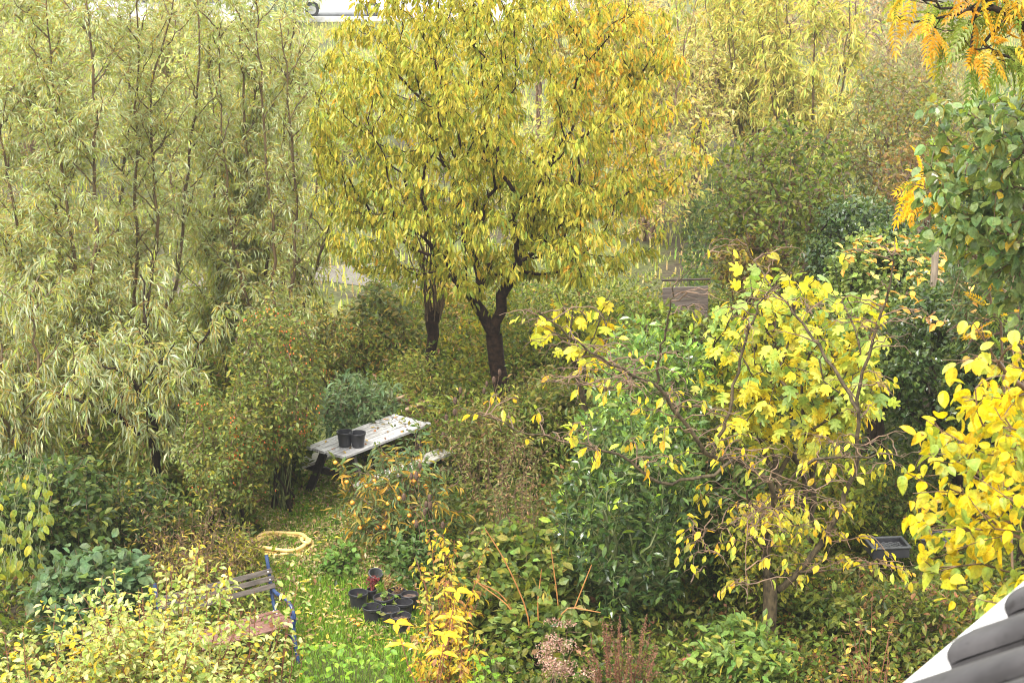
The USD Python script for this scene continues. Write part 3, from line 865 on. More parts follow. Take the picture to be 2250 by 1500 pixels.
# dark ivy bank on the right
IVY = dict(gap=.02, rmax=.02, start=.05, L=(.055, .10), wr=.75, out=.8, droop=.5, up=.6, scatter=.06, jit=.4, mult=2)
bush('ivy_bank', 'dense dark green ivy mound with fallen leaves below the hazel', 'ivy', (1880, 600, 2420, 1010), 20.6, 1.5, 820, IVY, DKGREEN, 64, RHOMB, LEAF_WET, BARK_DARK, shell=.12, clump=.28, flat=-.85, r_trunk=.05, stems=5)
bush('ivy_bank', 'light green ivy mound topped with orange fallen leaves', 'ivy', (1800, 500, 2100, 860), 22.6, 1.3, 560, IVY, [(3, (.13, .18, .04)), (2, (.18, .23, .045)), (2, (.08, .12, .03))], 65, RHOMB, LEAF_WET, BARK_DARK, shell=.14, clump=.28, r_trunk=.05, stems=4)
bush('ivy_bank', 'dark bluish green ivy hump behind the light green ivy mound', 'ivy', (1760, 440, 2060, 640), 24.2, 1.3, 420, IVY, DKGREEN + [(2, (.05, .08, .045))], 66, RHOMB, LEAF_WET, BARK_DARK, shell=.14, clump=.28, r_trunk=.05, stems=4)
_r = np.random.default_rng(67)
for (bx, lab, nn, dd) in (((1830, 510, 2080, 640), 'orange fallen leaves lying on the light green ivy mound', 110, 22.4), ((1900, 600, 2200, 740), 'orange fallen leaves lying on the dark ivy mound', 60, 20.4)):
    _c, _R = envelope(bx, dd, .9)
    _p = _c + unit(np.abs(_r.normal(size=(nn, 3))) * [1, -1, 1] * np.sign(_r.normal(size=(nn, 1)) * [[1, 0, 0]] + [[0, 1, 1]])) * _R * .97
    stuff_leaves('fallen_leaves', lab, 'leaves', _p, _r, [(3, (.5, .25, .03)), (2, (.55, .38, .08)), (2, (.4, .24, .12))], (.08, .15), .55, OVAL, LEAF_DRY)


def buddleja():
    rng = np.random.default_rng(71)
    b = on_ground(gx(2240, 18.6), 18.6)
    o = thing('butterfly_bush', 'buddleja bush with arching brown seed spikes at the right edge', 'shrub', b)
    c, R = envelope((2060, 440, 2420, 800), 18.6, 1.1)
    tg = c + ball(rng, 260, .25, .3, 3) * R
    ch = grow(np.array([b, b + [0, 0, .4], b + [.02, 0, .8]]), tg, rng, k=.3, r_trunk=.05, lift=.2)
    wood(o, ch, BARK_DARK, TWIG_BROWN)
    geo = place_leaves(rng, ch, dict(gap=.022, rmax=.014, L=(.09, .16), wr=.24, droop=.5, scatter=.03, mult=2))
    foliage(o, geo, RHOMB, palette(rng, len(geo[0]), [(3, (.06, .09, .035)), (2, (.09, .125, .05)), (1, (.14, .14, .05))]), LEAF)
    ends = [x for x in ch[1:] if x[0][-1, 1] < c[1] + .3]
    for k in rng.choice(len(ends), min(34, len(ends)), replace=False):
        p = ends[k][0]
        s = np.linspace(0, 1, 7)[:, None]
        d = unit(np.array([-.8 + .3 * rng.normal(), -.25, .15]))
        q = p[-1] + d * .24 * s + np.array([0, 0, -.11]) * s**2
        v, f, n = tube(q - o.loc, .016 * np.array([.4, .9, 1, .95, .8, .5, .15]), 5)
        v = v + rng.normal(0, .003, v.shape)
        raw_mesh(numbered(f'{o.GetPath()}/seed_spike'), v, f, DRY_BROWN)


buddleja()


# ------------------------------------------------------------------ big leaved green hazel and pinnate orange tree, right
def side_tree(name, label, trunk_px, d, crown, ry, n, spec, cols, seed, tm, K, mat, bark, r_trunk, shell=.3, clump=.3, k=.35, base_px=None, leafname='leaf', lift=.1, tint_fn=None, rt=.004, cut=None):
    rng = np.random.default_rng(seed)
    c, R = envelope(crown, d, ry)
    b = on_ground(gx(base_px or trunk_px[0][0], d), d)
    o = thing(name, label, 'tree', b)
    q = np.array([b] + [at(px, py, y=d + .2) for px, py in trunk_px])
    u = np.linspace(0, len(q) - 1, 6 * len(q))
    q = np.stack([np.interp(u, range(len(q)), q[:, j]) for j in range(3)], 1)
    q[1:] += rng.normal(0, .015, (len(q) - 1, 3))
    tg = c + ball(rng, n, shell, clump, seed) * R
    if cut is not None:
        tg = tg[cut(tg)]
    ch = grow(q, tg, rng, k=k, lift=lift, r_trunk=r_trunk, r_tip=rt)
    wood(o, ch, bark, bark, limb_r=.02)
    geo = place_leaves(rng, ch, spec)
    tint = tint_fn(rng, geo[0], c, R) if tint_fn else palette(rng, len(geo[0]), cols, .15)
    foliage(o, geo, tm, tint, mat, K, leafname=leafname)
    return o, ch, geo


side_tree('hazel_tree', 'tree with large round green leaves at the right edge above the ivy', [(2330, 800), (2310, 500), (2280, 330)], 14.5, (1985, 120, 2560, 690), 1.0, 520,
          dict(gap=.024, rmax=.012, start=.1, L=(.065, .115), wr=.88, droop=.75, up=.5, fwd=.5, out=.8, scatter=.04, bend=(0, .3)),
          [(4, (.14, .215, .075)), (3, (.19, .26, .085)), (2, (.09, .145, .05)), (1, (.2, .24, .04)), (.35, (.5, .34, .03))], 72, ROUND, 300, LEAF_WET, TWIG_BROWN, .06, clump=.3)


def ash_tint(rng, p, c, R):
    n = len(p)
    g = meshkit.fbm(p * 2.1, 3, 5)
    w = np.stack([np.clip((g - .42) * 6, .05, 1), np.clip((g - .42) * 4, .05, .8), np.clip((.60 - g) * 6, .15, 1)], 1)
    return palette(rng, n, [(1, (.52, .29, .018)), (1, (.52, .37, .03)), (1, (.16, .23, .04))], .16, w)


side_tree('pinnate_tree', 'tree with orange and green feathery compound leaves at the top right corner', [(2420, 500), (2330, 200), (2240, 34), (2090, 20), (1990, -20)], 13.2, (1960, -160, 2500, 160), 1.0, 160,
          dict(gap=.09, rmax=.014, start=.1, L=(.18, .29), wr=.62, droop=.45, up=.9, fwd=.8, out=.8, jit=.4, scatter=.03, bend=(.05, .5)),
          None, 73, PINNATE, 140, LEAF, BARK_DARK, .04, base_px=2440, leafname='compound_leaf', tint_fn=ash_tint, clump=.25)
side_tree('pinnate_sapling', 'young tree with a fan of orange and green compound leaves below the hazel leaves', [(2200, 720), (2120, 500), (2050, 415)], 15.4, (1975, 385, 2090, 450), .4, 18,
          dict(gap=.08, rmax=.02, start=.4, L=(.2, .3), wr=.62, droop=.35, up=.8, fwd=.7, out=.7, scatter=.02, bend=(.1, .4)),
          [(2, (.62, .36, .012)), (1, (.2, .27, .04))], 74, PINNATE, 60, LEAF, TWIG_BROWN, .012, leafname='compound_leaf', base_px=2240, clump=.1)


# ------------------------------------------------------------------ fig, laurel, plum, yellow tree
def fig_tint(rng, p, c, R):
    t = np.clip((p[:, 2] - c[2]) / R[2], -1, 1)
    rr = np.abs(p[:, 0] - c[0]) / R[0]
    g = meshkit.fbm(p * 1.7, 3, 9)
    w = np.stack([np.clip(1.1 - .6 * t + (g - .5) * 2, .1, 3), np.full(len(p), .8), np.clip(.4 + .9 * t + rr * .8 + (.5 - g) * 1.5, .05, 2)], 1)
    return palette(rng, len(p), [(1, (.50, .415, .03)), (1, (.36, .40, .06)), (1, (.19, .28, .06))], .1, w)


bush('fig_tree', 'fig bush with large lobed yellow and lime leaves behind the bare plum branches', 'shrub', (1530, 590, 1965, 1020), 18.6, 1.15, 360,
     dict(gap=.055, rmax=.02, start=.25, L=(.11, .18), wr=.95, droop=.9, up=.35, fwd=.4, out=.8, scatter=.05, bend=(.0, .35), petiole=.06), None, 75, FIG, LEAF, BARK_GREY, BARK_GREY, 300, stems=4, r_trunk=.035, r_tip=.005, shell=.24, clump=.28, tint_fn=fig_tint)
bush('fig_tree', 'low fig branch with yellow lobed leaves left of the compost bin', 'shrub', (1140, 630, 1460, 810), 22.2, .6, 46,
     dict(gap=.09, rmax=.02, start=.35, L=(.14, .21), wr=.92, droop=1.0, up=.3, fwd=.4, out=.7, scatter=.05, petiole=.05), [(3, (.5, .46, .03)), (2, (.28, .34, .04)), (1, (.6, .42, .02))], 76, FIG, LEAF, BARK_GREY, BARK_GREY, 90, stems=3, r_trunk=.03, r_tip=.006, clump=.1)

LAUR = dict(gap=.024, rmax=.014, start=.1, L=(.065, .14), wr=.45, out=.8, fwd=.8, droop=.1, up=.8, scatter=.05, jit=.35, tipward=.7)


def laurel_tint(rng, p, c, R):
    d = np.linalg.norm((p - c) / R, axis=1)
    n = len(p)
    y = np.where((d > .88) & (rng.random(n) < .4), 1.6, .05)      # fresh shoots at the tips
    w = np.stack([np.full(n, 1.0), np.full(n, .8), y * .9], 1)
    t = palette(rng, n, [(1, (.033, .064, .018)), (1, (.062, .105, .024)), (1, (.27, .36, .04))], .17, w)
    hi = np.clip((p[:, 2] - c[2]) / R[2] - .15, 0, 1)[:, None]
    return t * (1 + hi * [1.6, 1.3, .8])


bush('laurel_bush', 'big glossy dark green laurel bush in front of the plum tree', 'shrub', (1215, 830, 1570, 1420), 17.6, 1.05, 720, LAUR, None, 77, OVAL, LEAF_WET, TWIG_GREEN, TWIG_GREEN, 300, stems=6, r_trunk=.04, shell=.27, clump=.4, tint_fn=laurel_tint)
bush('laurel_bush', 'upper light green laurel shoots behind the thin plum branches', 'shrub', (1290, 690, 1600, 1010), 18.9, .9, 420, dict(LAUR, gap=.03), [(3, (.12, .20, .04)), (2, (.07, .125, .03)), (1.5, (.25, .36, .05))], 78, OVAL, LEAF_WET, TWIG_GREEN, TWIG_GREEN, 160, stems=5, r_trunk=.035, clump=.36)


def plum():
    rng = np.random.default_rng(81)
    d = 16.9
    b = on_ground(gx(1680, d), d)
    o = thing('plum_tree', 'nearly bare plum tree with drooping twigs and sparse yellow leaves', 'tree', b)
    fork = at(1690, 1265, y=d)
    u = np.linspace(0, 1, 7)[:, None]
    trunk = b * (1 - u) + fork * u + np.array([.03, 0, 0]) * np.sin(u * 3)
    # the limbs that can be followed in the photograph: (points in pixels, distance at their end)
    limbs = [([(1705, 1300), (1760, 1250), (1840, 1130), (1880, 1010), (1890, 850), (1940, 680), (1965, 560)], 16.4),
             ([(1680, 1230), (1700, 1100), (1620, 1010), (1560, 1000), (1440, 850), (1310, 780), (1180, 680)], 15.2),
             ([(1560, 1000), (1600, 900), (1640, 740), (1690, 640), (1750, 580)], 15.8),
             ([(1885, 900), (1820, 790), (1760, 700), (1680, 610), (1630, 520)], 16.8),
             ([(1705, 1110), (1800, 1010), (1950, 1000), (2080, 990)], 15.6),
             ([(1610, 1010), (1480, 1060), (1330, 990), (1190, 960), (1010, 890)], 15.4),
             ([(1690, 1180), (1640, 1080), (1760, 1060), (1880, 1150)], 15.0),
             ([(1440, 850), (1460, 740), (1480, 640), (1560, 560)], 15.4),
             ([(1310, 780), (1390, 850), (1150, 830)], 15.2),
             ([(1690, 1230), (1600, 1150), (1540, 1180), (1520, 1290)], 15.2),
             ([(1730, 1260), (1860, 1250), (2010, 1240)], 16.0),
             ([(1690, 1170), (1660, 1120), (1640, 1200), (1640, 1330)], 14.8)]
    lw = []
    for pts, y1 in limbs:
        y0 = d if pts[0][1] > 1100 else d - .8
        lw.append([at(px, py, y=y0 + (y1 - y0) * k / (len(pts) - 1)) for k, (px, py) in enumerate(pts)])
    chains = [(trunk, np.interp(u[:, 0], [0, .2, 1], [.10, .08, .07]))]
    radii = [.042, .04, .02, .022, .02, .02, .017, .014, .013, .015, .015, .013]
    for q, r0 in zip(lw, radii):
        q = np.array(q)
        if q[0][2] < 1.3:
            q = np.vstack([fork, q])
        m = len(q)
        s = np.linspace(0, m - 1, 5 * m)
        from scipy.interpolate import PchipInterpolator
        q = np.stack([PchipInterpolator(range(m), q[:, k])(s) for k in range(3)], 1)
        q[1:] += rng.normal(0, .012, (len(q) - 1, 3))
        chains.append((q, r0 * (1 - .82 * np.linspace(0, 1, len(q)))))
    l2 = side_twigs(rng, chains[1:], 7.0, 1.05, .0085, .15, .5, .45, 9)
    l3 = side_twigs(rng, l2, 6.0, .42, .0045, .1, .25, .5, 7)
    spur = side_twigs(rng, chains[1:], 6, .2, .004, .2, .6, .1, 4)
    chains += l2
    wood(o, chains, BARK_GREY, TWIG_BROWN, limb_r=.0135)
    v, f, n = join([tube(p - o.loc, r, 3) for p, r in l3 + spur])
    tag(raw_mesh(numbered(f'{o.GetPath()}/twigs'), v, f, TWIG_BROWN, normals=n).GetPrim(), kind='stuff')
    lv = [c for c in l2 + l3 if rng.random() < np.interp(c[0][-1, 2], [1.2, 2.2, 3.2], [.8, .5, .25])]
    geo = place_leaves(rng, lv, dict(gap=.11, rmax=.02, start=.3, L=(.075, .12), wr=.52, droop=.9, up=.5, fwd=.5, out=.7, tipward=.6, bend=(-.1, .4)))
    foliage(o, geo, OVAL, palette(rng, len(geo[0]), [(4, (.52, .42, .03)), (3, (.38, .37, .05)), (2, (.24, .28, .05)), (1, (.58, .34, .03))]), LEAF, 300)


plum()


def lime_tint(rng, p, c, R):
    t = np.clip((p[:, 2] - c[2]) / R[2], -1, 1)
    g = meshkit.fbm(p * 2.4, 3, 3)
    w = np.stack([np.clip(1.3 + t + (g - .5) * 3, .1, 3), np.full(len(p), .6), np.clip(.5 - .8 * t + (.5 - g) * 3, .04, 2)], 1)
    return palette(rng, len(p), [(1, (.52, .40, .012)), (1, (.42, .385, .03)), (1, (.21, .28, .045))], .12, w)


side_tree('yellow_tree', 'tree with large bright yellow leaves in the near right corner by the roof', [(2480, 1500), (2440, 1200), (2380, 1000)], 8.6, (1965, 740, 2680, 1400), .85, 420,
          dict(gap=.033, rmax=.01, start=.1, L=(.045, .095), wr=.78, droop=.75, up=.45, fwd=.5, out=.8, scatter=.03, jit=.4, bend=(-.2, .8), petiole=.03),
          None, 82, ROUND, 300, LEAF, TWIG_BROWN, .05, tint_fn=lime_tint, base_px=2520, clump=.36, rt=.003, cut=lambda t: t[:, 2] < 1e9)
side_tree('hazel_sapling', 'thin bare hazel twigs with catkins and few yellow leaves above the yellow tree', [(2420, 1300), (2330, 1000), (2260, 860)], 9.6, (2030, 690, 2420, 900), .5, 40,
          dict(gap=.13, rmax=.01, start=.3, L=(.06, .10), wr=.7, droop=.9, up=.5, fwd=.4, out=.7),
          [(3, (.56, .44, .03)), (1, (.3, .33, .06)), (1, (.42, .27, .1))], 83, ROUND, 60, LEAF, TWIG_BROWN, .03, base_px=2500, rt=.0025)

# ------------------------------------------------------------------ shrubs and herbs of the garden
ROSE = dict(gap=.024, rmax=.012, start=.1, L=(.045, .075), wr=.5, out=.9, droop=.35, scatter=.04, jit=.4, mult=2)


def rose(label, box, d, ry, n, seed, cols, hips):
    o, ch, geo = bush('rose_bush', label, 'shrub', box, d, ry, n, ROSE, cols, seed, OVAL, LEAF, BARK_DARK, TWIG_BROWN, stems=7, r_trunk=.015, clump=.36, shell=.24)
    rng = np.random.default_rng(seed + 500)
    # long arching and hanging shoots with paler leaves
    c, R = envelope(box, d, ry)
    st = arcs(rng, o.loc + np.array([0, 0, .05]), 16, (c[2] + R[2]) * 1.18, R[0] * 1.5, .008, .42, seg=12, hvar=.3)
    tw = side_twigs(rng, st, 6, .3, .003, .3, .1, .5)
    v, f, nn = join([tube(p - o.loc, q, 4) for p, q in st + tw])
    tag(raw_mesh(f'{o.GetPath()}/shoots', v, f, TWIG_GREEN, normals=nn).GetPrim(), kind='stuff')
    g2 = place_leaves(rng, st + tw, dict(gap=.018, start=.35, L=(.04, .07), wr=.55, out=.9, droop=.5, scatter=.03, jit=.4))
    foliage(o, g2, OVAL, palette(rng, len(g2[0]), [(3, (.19, .23, .055)), (2, (.25, .29, .11)), (1, (.12, .16, .03))]), LEAF, 0)
    patch = meshkit.fbm(geo[0] * 1.6 + seed, 2, seed)
    k = rng.choice(len(geo[0]), hips, replace=False, p=np.clip(patch - .45, 0, 1)**2 / (np.clip(patch - .45, 0, 1)**2).sum())
    V, F, n0 = [], [], 0
    s = trimesh.creation.icosphere(1, 1.0)
    for i in k:
        for _ in range(rng.integers(1, 5)):
            V.append(geo[0][i] - o.loc + rng.normal(0, .035, 3) + s.vertices * [.008, .008, .011])
            F.append(s.faces + n0)
            n0 += len(s.vertices)
    m = raw_mesh(f'{o.GetPath()}/rose_hips', np.vstack(V), np.vstack(F), HIP)
    tag(m.GetPrim(), kind='stuff', label='clusters of small orange red rose hips')


HIP = noise_material('rose_hip', (.42, .07, .015), (.55, .14, .02), 20, .3)
RG = [(3, (.11, .145, .028)), (1.5, (.19, .23, .07)), (3, (.08, .11, .02)), (2.5, (.22, .20, .03))]
rose('dog rose with orange hips between the willow and the picnic table', (490, 640, 715, 1050), 20.6, 1.1, 460, 91, RG, 120)
rose('dog rose with orange hips hanging in front of the dark willow trunks', (390, 800, 600, 1140), 19.6, .9, 320, 92, RG, 90)
rose('orange berried rose left of the pollarded trunk', (660, 640, 790, 860), 24.4, .8, 160, 93, RG + [(2, (.3, .22, .05))], 80)

GEN = dict(gap=.034, rmax=.014, start=.1, L=(.08, .15), wr=.5, out=.9, droop=.3, scatter=.05, jit=.35, mult=2)
HERB = [
    # label, box, d, ry, n, palette, leaf spec, seed
    ('blue green leafy shrub left of the picnic table top', (690, 820, 900, 960), 22.6, .8, 170, [(3, (.09, .14, .06)), (2, (.13, .18, .08))], dict(L=(.07, .13), wr=.42), 201),
    ('yellowing bramble thicket between the pollard and the cherry trunk', (960, 700, 1090, 880), 26.5, 1.0, 150, YGREEN + [(2, (.4, .28, .06))], dict(L=(.07, .125)), 202),
    ('green bramble thicket behind the cherry trunk', (1080, 690, 1330, 900), 26.8, 1.1, 260, GREEN + [(2, (.16, .2, .04))], dict(L=(.08, .15)), 203),
    ('tawny green thicket below the left side of the cherry crown', (740, 600, 940, 860), 27.2, 1.1, 240, [(3, (.15, .18, .05)), (2, (.26, .22, .07)), (2, (.09, .13, .04))], dict(L=(.08, .15)), 204),
    ('orange tinted thicket behind the pollarded trunk', (930, 600, 1060, 760), 29.5, 1.0, 150, [(3, (.4, .25, .06)), (2, (.28, .26, .06)), (1, (.15, .17, .05))], dict(L=(.08, .15)), 205),
    ('shrub with green leaves below the rose and left of the table legs', (540, 880, 700, 1060), 21.4, .7, 180, GREEN, dict(L=(.06, .12)), 206),
    ('dense weeds in front of the compost bin', (1330, 672, 1590, 830), 21.6, .8, 280, GREEN + [(2, (.2, .25, .05))], dict(L=(.07, .125)), 207),
    ('green undergrowth to the right of the cherry trunk', (1120, 830, 1300, 1000), 22.6, .9, 230, GREEN + [(2, (.2, .16, .05))], dict(L=(.06, .12)), 208),
    ('russet and green weeds in front of the cherry trunk', (930, 880, 1200, 1040), 21.8, .8, 230, [(1.5, (.2, .15, .05)), (4, (.11, .15, .03)), (2, (.2, .2, .04)), (1, (.12, .07, .035))], dict(L=(.05, .10), wr=.35), 209),
    ('green nettles beneath the medlar and behind the pots', (825, 1130, 1010, 1290), 18.9, .6, 190, [(3, (.07, .125, .03)), (2, (.1, .16, .04))], dict(L=(.06, .11), wr=.6), 210),
    ('green bramble mound between the yellow shrub and the laurel', (990, 1150, 1290, 1420), 17.4, .8, 260, GREEN + [(3, (.17, .23, .05)), (1, (.28, .24, .06))], dict(L=(.08, .14), wr=.68), 211),
    ('leafy thicket of bindweed and bramble in front of the laurel', (1040, 1320, 1330, 1520), 16.4, .6, 190, GREEN + [(2, (.16, .23, .05))], dict(L=(.08, .14), wr=.7), 212),
    ('green weeds with brown stems below the crate', (1840, 1260, 2120, 1480), 16.8, .7, 240, GREEN + [(1, (.24, .22, .05)), (1, (.2, .1, .05))], dict(L=(.06, .11), wr=.5), 213),
    ('low shrub with mid green oval leaves below the plum trunk', (1500, 1370, 1760, 1540), 15.9, .6, 180, [(3, (.11, .18, .04)), (2, (.16, .24, .05)), (1, (.3, .3, .05))], dict(L=(.08, .14), wr=.55), 214),
    ('tangled yellow green suckers round the foot of the plum trunk', (1560, 1080, 1800, 1330), 17.6, .6, 200, [(3, (.22, .26, .04)), (2, (.36, .33, .04)), (2, (.10, .14, .03))], dict(L=(.06, .10), wr=.5), 224),
    ('yellow green shrub behind the crate and below the fig', (1660, 960, 1960, 1180), 19.4, .8, 240, [(3, (.2, .25, .04)), (3, (.34, .33, .04)), (2, (.09, .13, .03))], dict(L=(.07, .12), wr=.55), 215),
    ('dark green foliage at the foot of the fig', (1480, 980, 1700, 1280), 18.2, .8, 260, DKGREEN + [(2, (.1, .15, .03))], dict(L=(.07, .12), wr=.45), 216),
    ('bramble with grey green leaves at the lower left', (50, 1200, 330, 1400), 16.6, .6, 190, [(3, (.08, .135, .055)), (2, (.115, .175, .075)), (1, (.06, .1, .035))], dict(L=(.09, .15), wr=.75, up=1.0), 217),
    ('dark green shrub below the weeping willow at the left edge', (-60, 980, 260, 1240), 18.4, .9, 330, DKGREEN + [(3, (.08, .12, .03)), (1, (.18, .2, .04))], dict(L=(.07, .13), wr=.6), 218),
    ('dark leafy shrub between the willow trunks and the bench', (200, 1040, 420, 1200), 19.0, .7, 220, DKGREEN + [(2, (.1, .14, .04)), (1, (.3, .26, .04))], dict(L=(.05, .10), wr=.5), 219),
    ('russet and green shrub at the foot of the green shrub by the compost bin', (1570, 520, 1730, 640), 25.5, .8, 150, [(2, (.3, .24, .04)), (2, (.14, .15, .04)), (1, (.12, .07, .04))], dict(L=(.07, .12)), 220),
    ('dull green thicket at the left edge below the olive shrub', (-60, 660, 120, 960), 25.0, 1.0, 260, [(3, (.12, .15, .05)), (2, (.2, .17, .07)), (1, (.08, .1, .03))], dict(L=(.08, .14), wr=.4), 221),
    ('green weeds among the lower plum twigs right of the trunk', (1740, 1280, 1900, 1440), 17.2, .5, 130, GREEN + [(2, (.2, .24, .05))], dict(L=(.08, .13), wr=.6), 222),
    ('light green weeds left of the black pots', (690, 1200, 800, 1310), 18.9, .4, 90, [(3, (.09, .17, .03)), (2, (.13, .21, .04))], dict(L=(.05, .09), wr=.8, up=1.2), 223),
]
for lab, box, d, ry, n, cols, sp, seed in HERB:
    bush('weed_thicket' if 'weed' in lab or 'nettle' in lab else 'bramble_thicket' if 'bramble' in lab or 'thicket' in lab else 'garden_shrub', lab, 'plant', box, d, ry, n, dict(GEN, **sp), cols, seed, OVAL, LEAF, TWIG_BROWN, TWIG_BROWN,
         stems=7, r_trunk=.012, r_tip=.0025, clump=.34, shell=.26, flat=-1, K=40 if d < 17.5 else 0)


def stemmy(name, label, cat, box, d, ry, stems, spec, cols, seed, tm=OVAL, mat=None, twig=TWIG_RED, K=0, side=3.0, sl=.3, r=.008, droop=.0, su=.5, sd=.35, hvar=.45):
    """A shrub of upright stems that fill the pixel box."""
    rng = np.random.default_rng(seed)
    x0, y0, x1, y1 = box
    s = (d * CP + CAM_H * SP) / FPX
    b = on_ground(gx((x0 + x1) / 2, d), d)
    o = thing(name, label, cat, b)
    h = at(x0, y0, y=d)[2] - b[2]
    wx = (x1 - x0) / 2 * s
    st = []
    for i in range(stems):
        f = np.array([rng.uniform(-1, 1) * wx, rng.uniform(-1, 1) * ry, 0])
        hh = h * (1 - hvar * rng.random() - .25 * (f[0] / wx) ** 2)
        q = np.linspace(0, 1, 9)[:, None]
        p = b + f * (.45 + .55 * q**1.3) + np.array([0, 0, 1]) * hh * (q - droop * q**3) + np.append(rng.normal(0, .1, 2), 0) * q**2
        p[1:] += rng.normal(0, .012, (8, 3))
        st.append((p, r * (1 - .7 * q[:, 0])))
    tw = side_twigs(rng, st, side, sl, .0032, .2, su, sd, 6) if side else []
    v, f, n = join([tube(p - o.loc, q, 4) for p, q in st])
    tag(raw_mesh(f'{o.GetPath()}/stems', v, f, twig, normals=n).GetPrim(), kind='stuff')
    if tw:
        v, f, n = join([tube(p - o.loc, q, 3) for p, q in tw])
        tag(raw_mesh(f'{o.GetPath()}/twigs', v, f, twig, normals=n).GetPrim(), kind='stuff')
    if spec:
        geo = place_leaves(rng, tw + st, spec)
        foliage(o, geo, tm, palette(rng, len(geo[0]), cols), mat or LEAF, K)
    return o, st, tw


# pale yellow green shrub along the bottom left
PALE = [(4, (.32, .37, .11)), (3, (.43, .46, .20)), (2, (.21, .29, .06)), (1.2, (.54, .41, .04))]
PSP = dict(gap=.028, rmax=.02, start=.15, L=(.05, .085), wr=.55, droop=.35, up=.8, fwd=.6, out=.9, scatter=.02, bend=(-.1, .3))
stemmy('pale_shrub', 'pale yellow green shrub in front of the bench at the bottom left', 'shrub', (130, 1262, 600, 1500), 14.2, .8, 100, PSP, PALE, 301, OVAL, LEAF, TWIG_RED, 250, 8, .4, .008, hvar=.35)
stemmy('pale_shrub', 'pale yellow green shrub in the bottom left corner', 'shrub', (-120, 1385, 300, 1600), 13.6, .8, 80, PSP, PALE + [(1, (.6, .42, .02))], 302, OVAL, LEAF, TWIG_RED, 120, 7, .38, .008)
stemmy('pale_shrub', 'taller sprays of the pale shrubbery in front of the left end of the bench', 'shrub', (190, 1228, 470, 1500), 14.6, .5, 34, dict(PSP, gap=.035), PALE, 308, OVAL, LEAF, TWIG_RED, 120, 6, .34, .007)
stemmy('pale_shrub', 'lone tall sprigs with pale leaves in front of the bench end', 'shrub', (430, 1215, 720, 1500), 14.9, .35, 12, dict(PSP, gap=.06), PALE, 303, OVAL, LEAF, TWIG_RED, 90, 2.5, .3, .007)

# yellow shrub at the bottom centre, with the taller sprig in front
YSH = [(4, (.56, .40, .025)), (3, (.42, .36, .04)), (2, (.26, .27, .05)), (2, (.34, .18, .05)), (1, (.2, .1, .05))]
stemmy('yellow_shrub', 'slender yellow leaved shrub right of the black pots', 'shrub', (905, 1130, 1055, 1420), 16.6, .3, 15, dict(gap=.035, start=.15, L=(.05, .09), wr=.5, droop=.8, up=.4, bend=(0, .6)), YSH, 304, OVAL, LEAF, TWIG_RED, 200, 4.5, .25, .008, hvar=.5)
stemmy('yellow_shrub', 'drooping yellow and brown shrub at the bottom centre', 'shrub', (915, 1330, 1050, 1500), 15.6, .3, 14, dict(gap=.024, start=.1, L=(.05, .09), wr=.48, droop=.9, up=.4, bend=(0, .6)), YSH, 305, OVAL, LEAF, TWIG_RED, 200, 7, .28, .008)
_o, _st, _ = stemmy('yellow_sapling', 'two dark red stems crowned with large orange yellow leaves at the bottom centre', 'plant', (925, 1290, 985, 1500), 14.3, .08, 3, None, None, 306, side=0, r=.009, hvar=.25)
_rg = np.random.default_rng(307)
for _p, _q in _st:
    for _k in range(7):
        _a = _k * 2.4
        _u = -1 - (_k // 4)
        _pos = _p[_u][None]
        _dx = np.array([[math.cos(_a), math.sin(_a) * .8, .15]])
        _V, _F = leaves_geo(OVAL, _pos - _o.loc, _dx, np.array([[0, -.35, 1.0]]), np.array([.15]), np.array([.062]), np.array([.25]))
        raw_mesh(numbered(f'{_o.GetPath()}/leaf'), _V[0], OVAL[1], LEAF, np.repeat(palette(_rg, 1, [(3, (.64, .42, .02)), (1, (.64, .34, .015))], .08), 7, 0))

# medlar like small tree with orange fruit in front of the picnic table
def fruit_tree():
    rng = np.random.default_rng(311)
    d = 19.6
    o, ch, geo = bush('fruit_tree', 'small tree with long drooping leaves and orange fruit in front of the picnic table', 'tree', (712, 960, 1035, 1220), d, .8, 290,
                      dict(gap=.024, rmax=.012, start=.2, L=(.10, .165), wr=.25, droop=.55, up=.6, fwd=.5, out=1.0, tipward=.6, scatter=.03, bend=(0, .4)),
                      [(4, (.12, .17, .06)), (3, (.09, .13, .04)), (2.5, (.30, .22, .04)), (1.2, (.42, .25, .03))], 312, OVAL, LEAF, TWIG_BROWN, TWIG_BROWN, 200, stems=3, r_trunk=.03, clump=.28)
    s = trimesh.creation.icosphere(1, 1.0)
    d_, u, v = shows(geo[0])
    near = np.argsort(geo[0][:, 1])[:900]
    for i in rng.choice(near, 22, replace=False):
        r = rng.uniform(.021, .03)
        raw_mesh(numbered(f'{o.GetPath()}/fruit'), geo[0][i] - o.loc + [0, -.02, -.03] + s.vertices * [r, r, r * .92], s.faces, FRUIT, normals=s.vertices)


FRUIT = noise_material('orange_fruit', (.50, .17, .02), (.62, .27, .03), 14, .35)
fruit_tree()
stemmy('tall_weed', 'tall weeds with whorled grey green leaves in front of the right end of the table', 'plant', (830, 880, 985, 1080), 19.9, .35, 9, dict(gap=.03, start=.2, L=(.07, .12), wr=.36, droop=.3, up=.8, out=1.1), [(3, (.11, .17, .075)), (2, (.085, .13, .05))], 313, OVAL, LEAF, TWIG_BROWN, 60, 1.5, .16, .006)

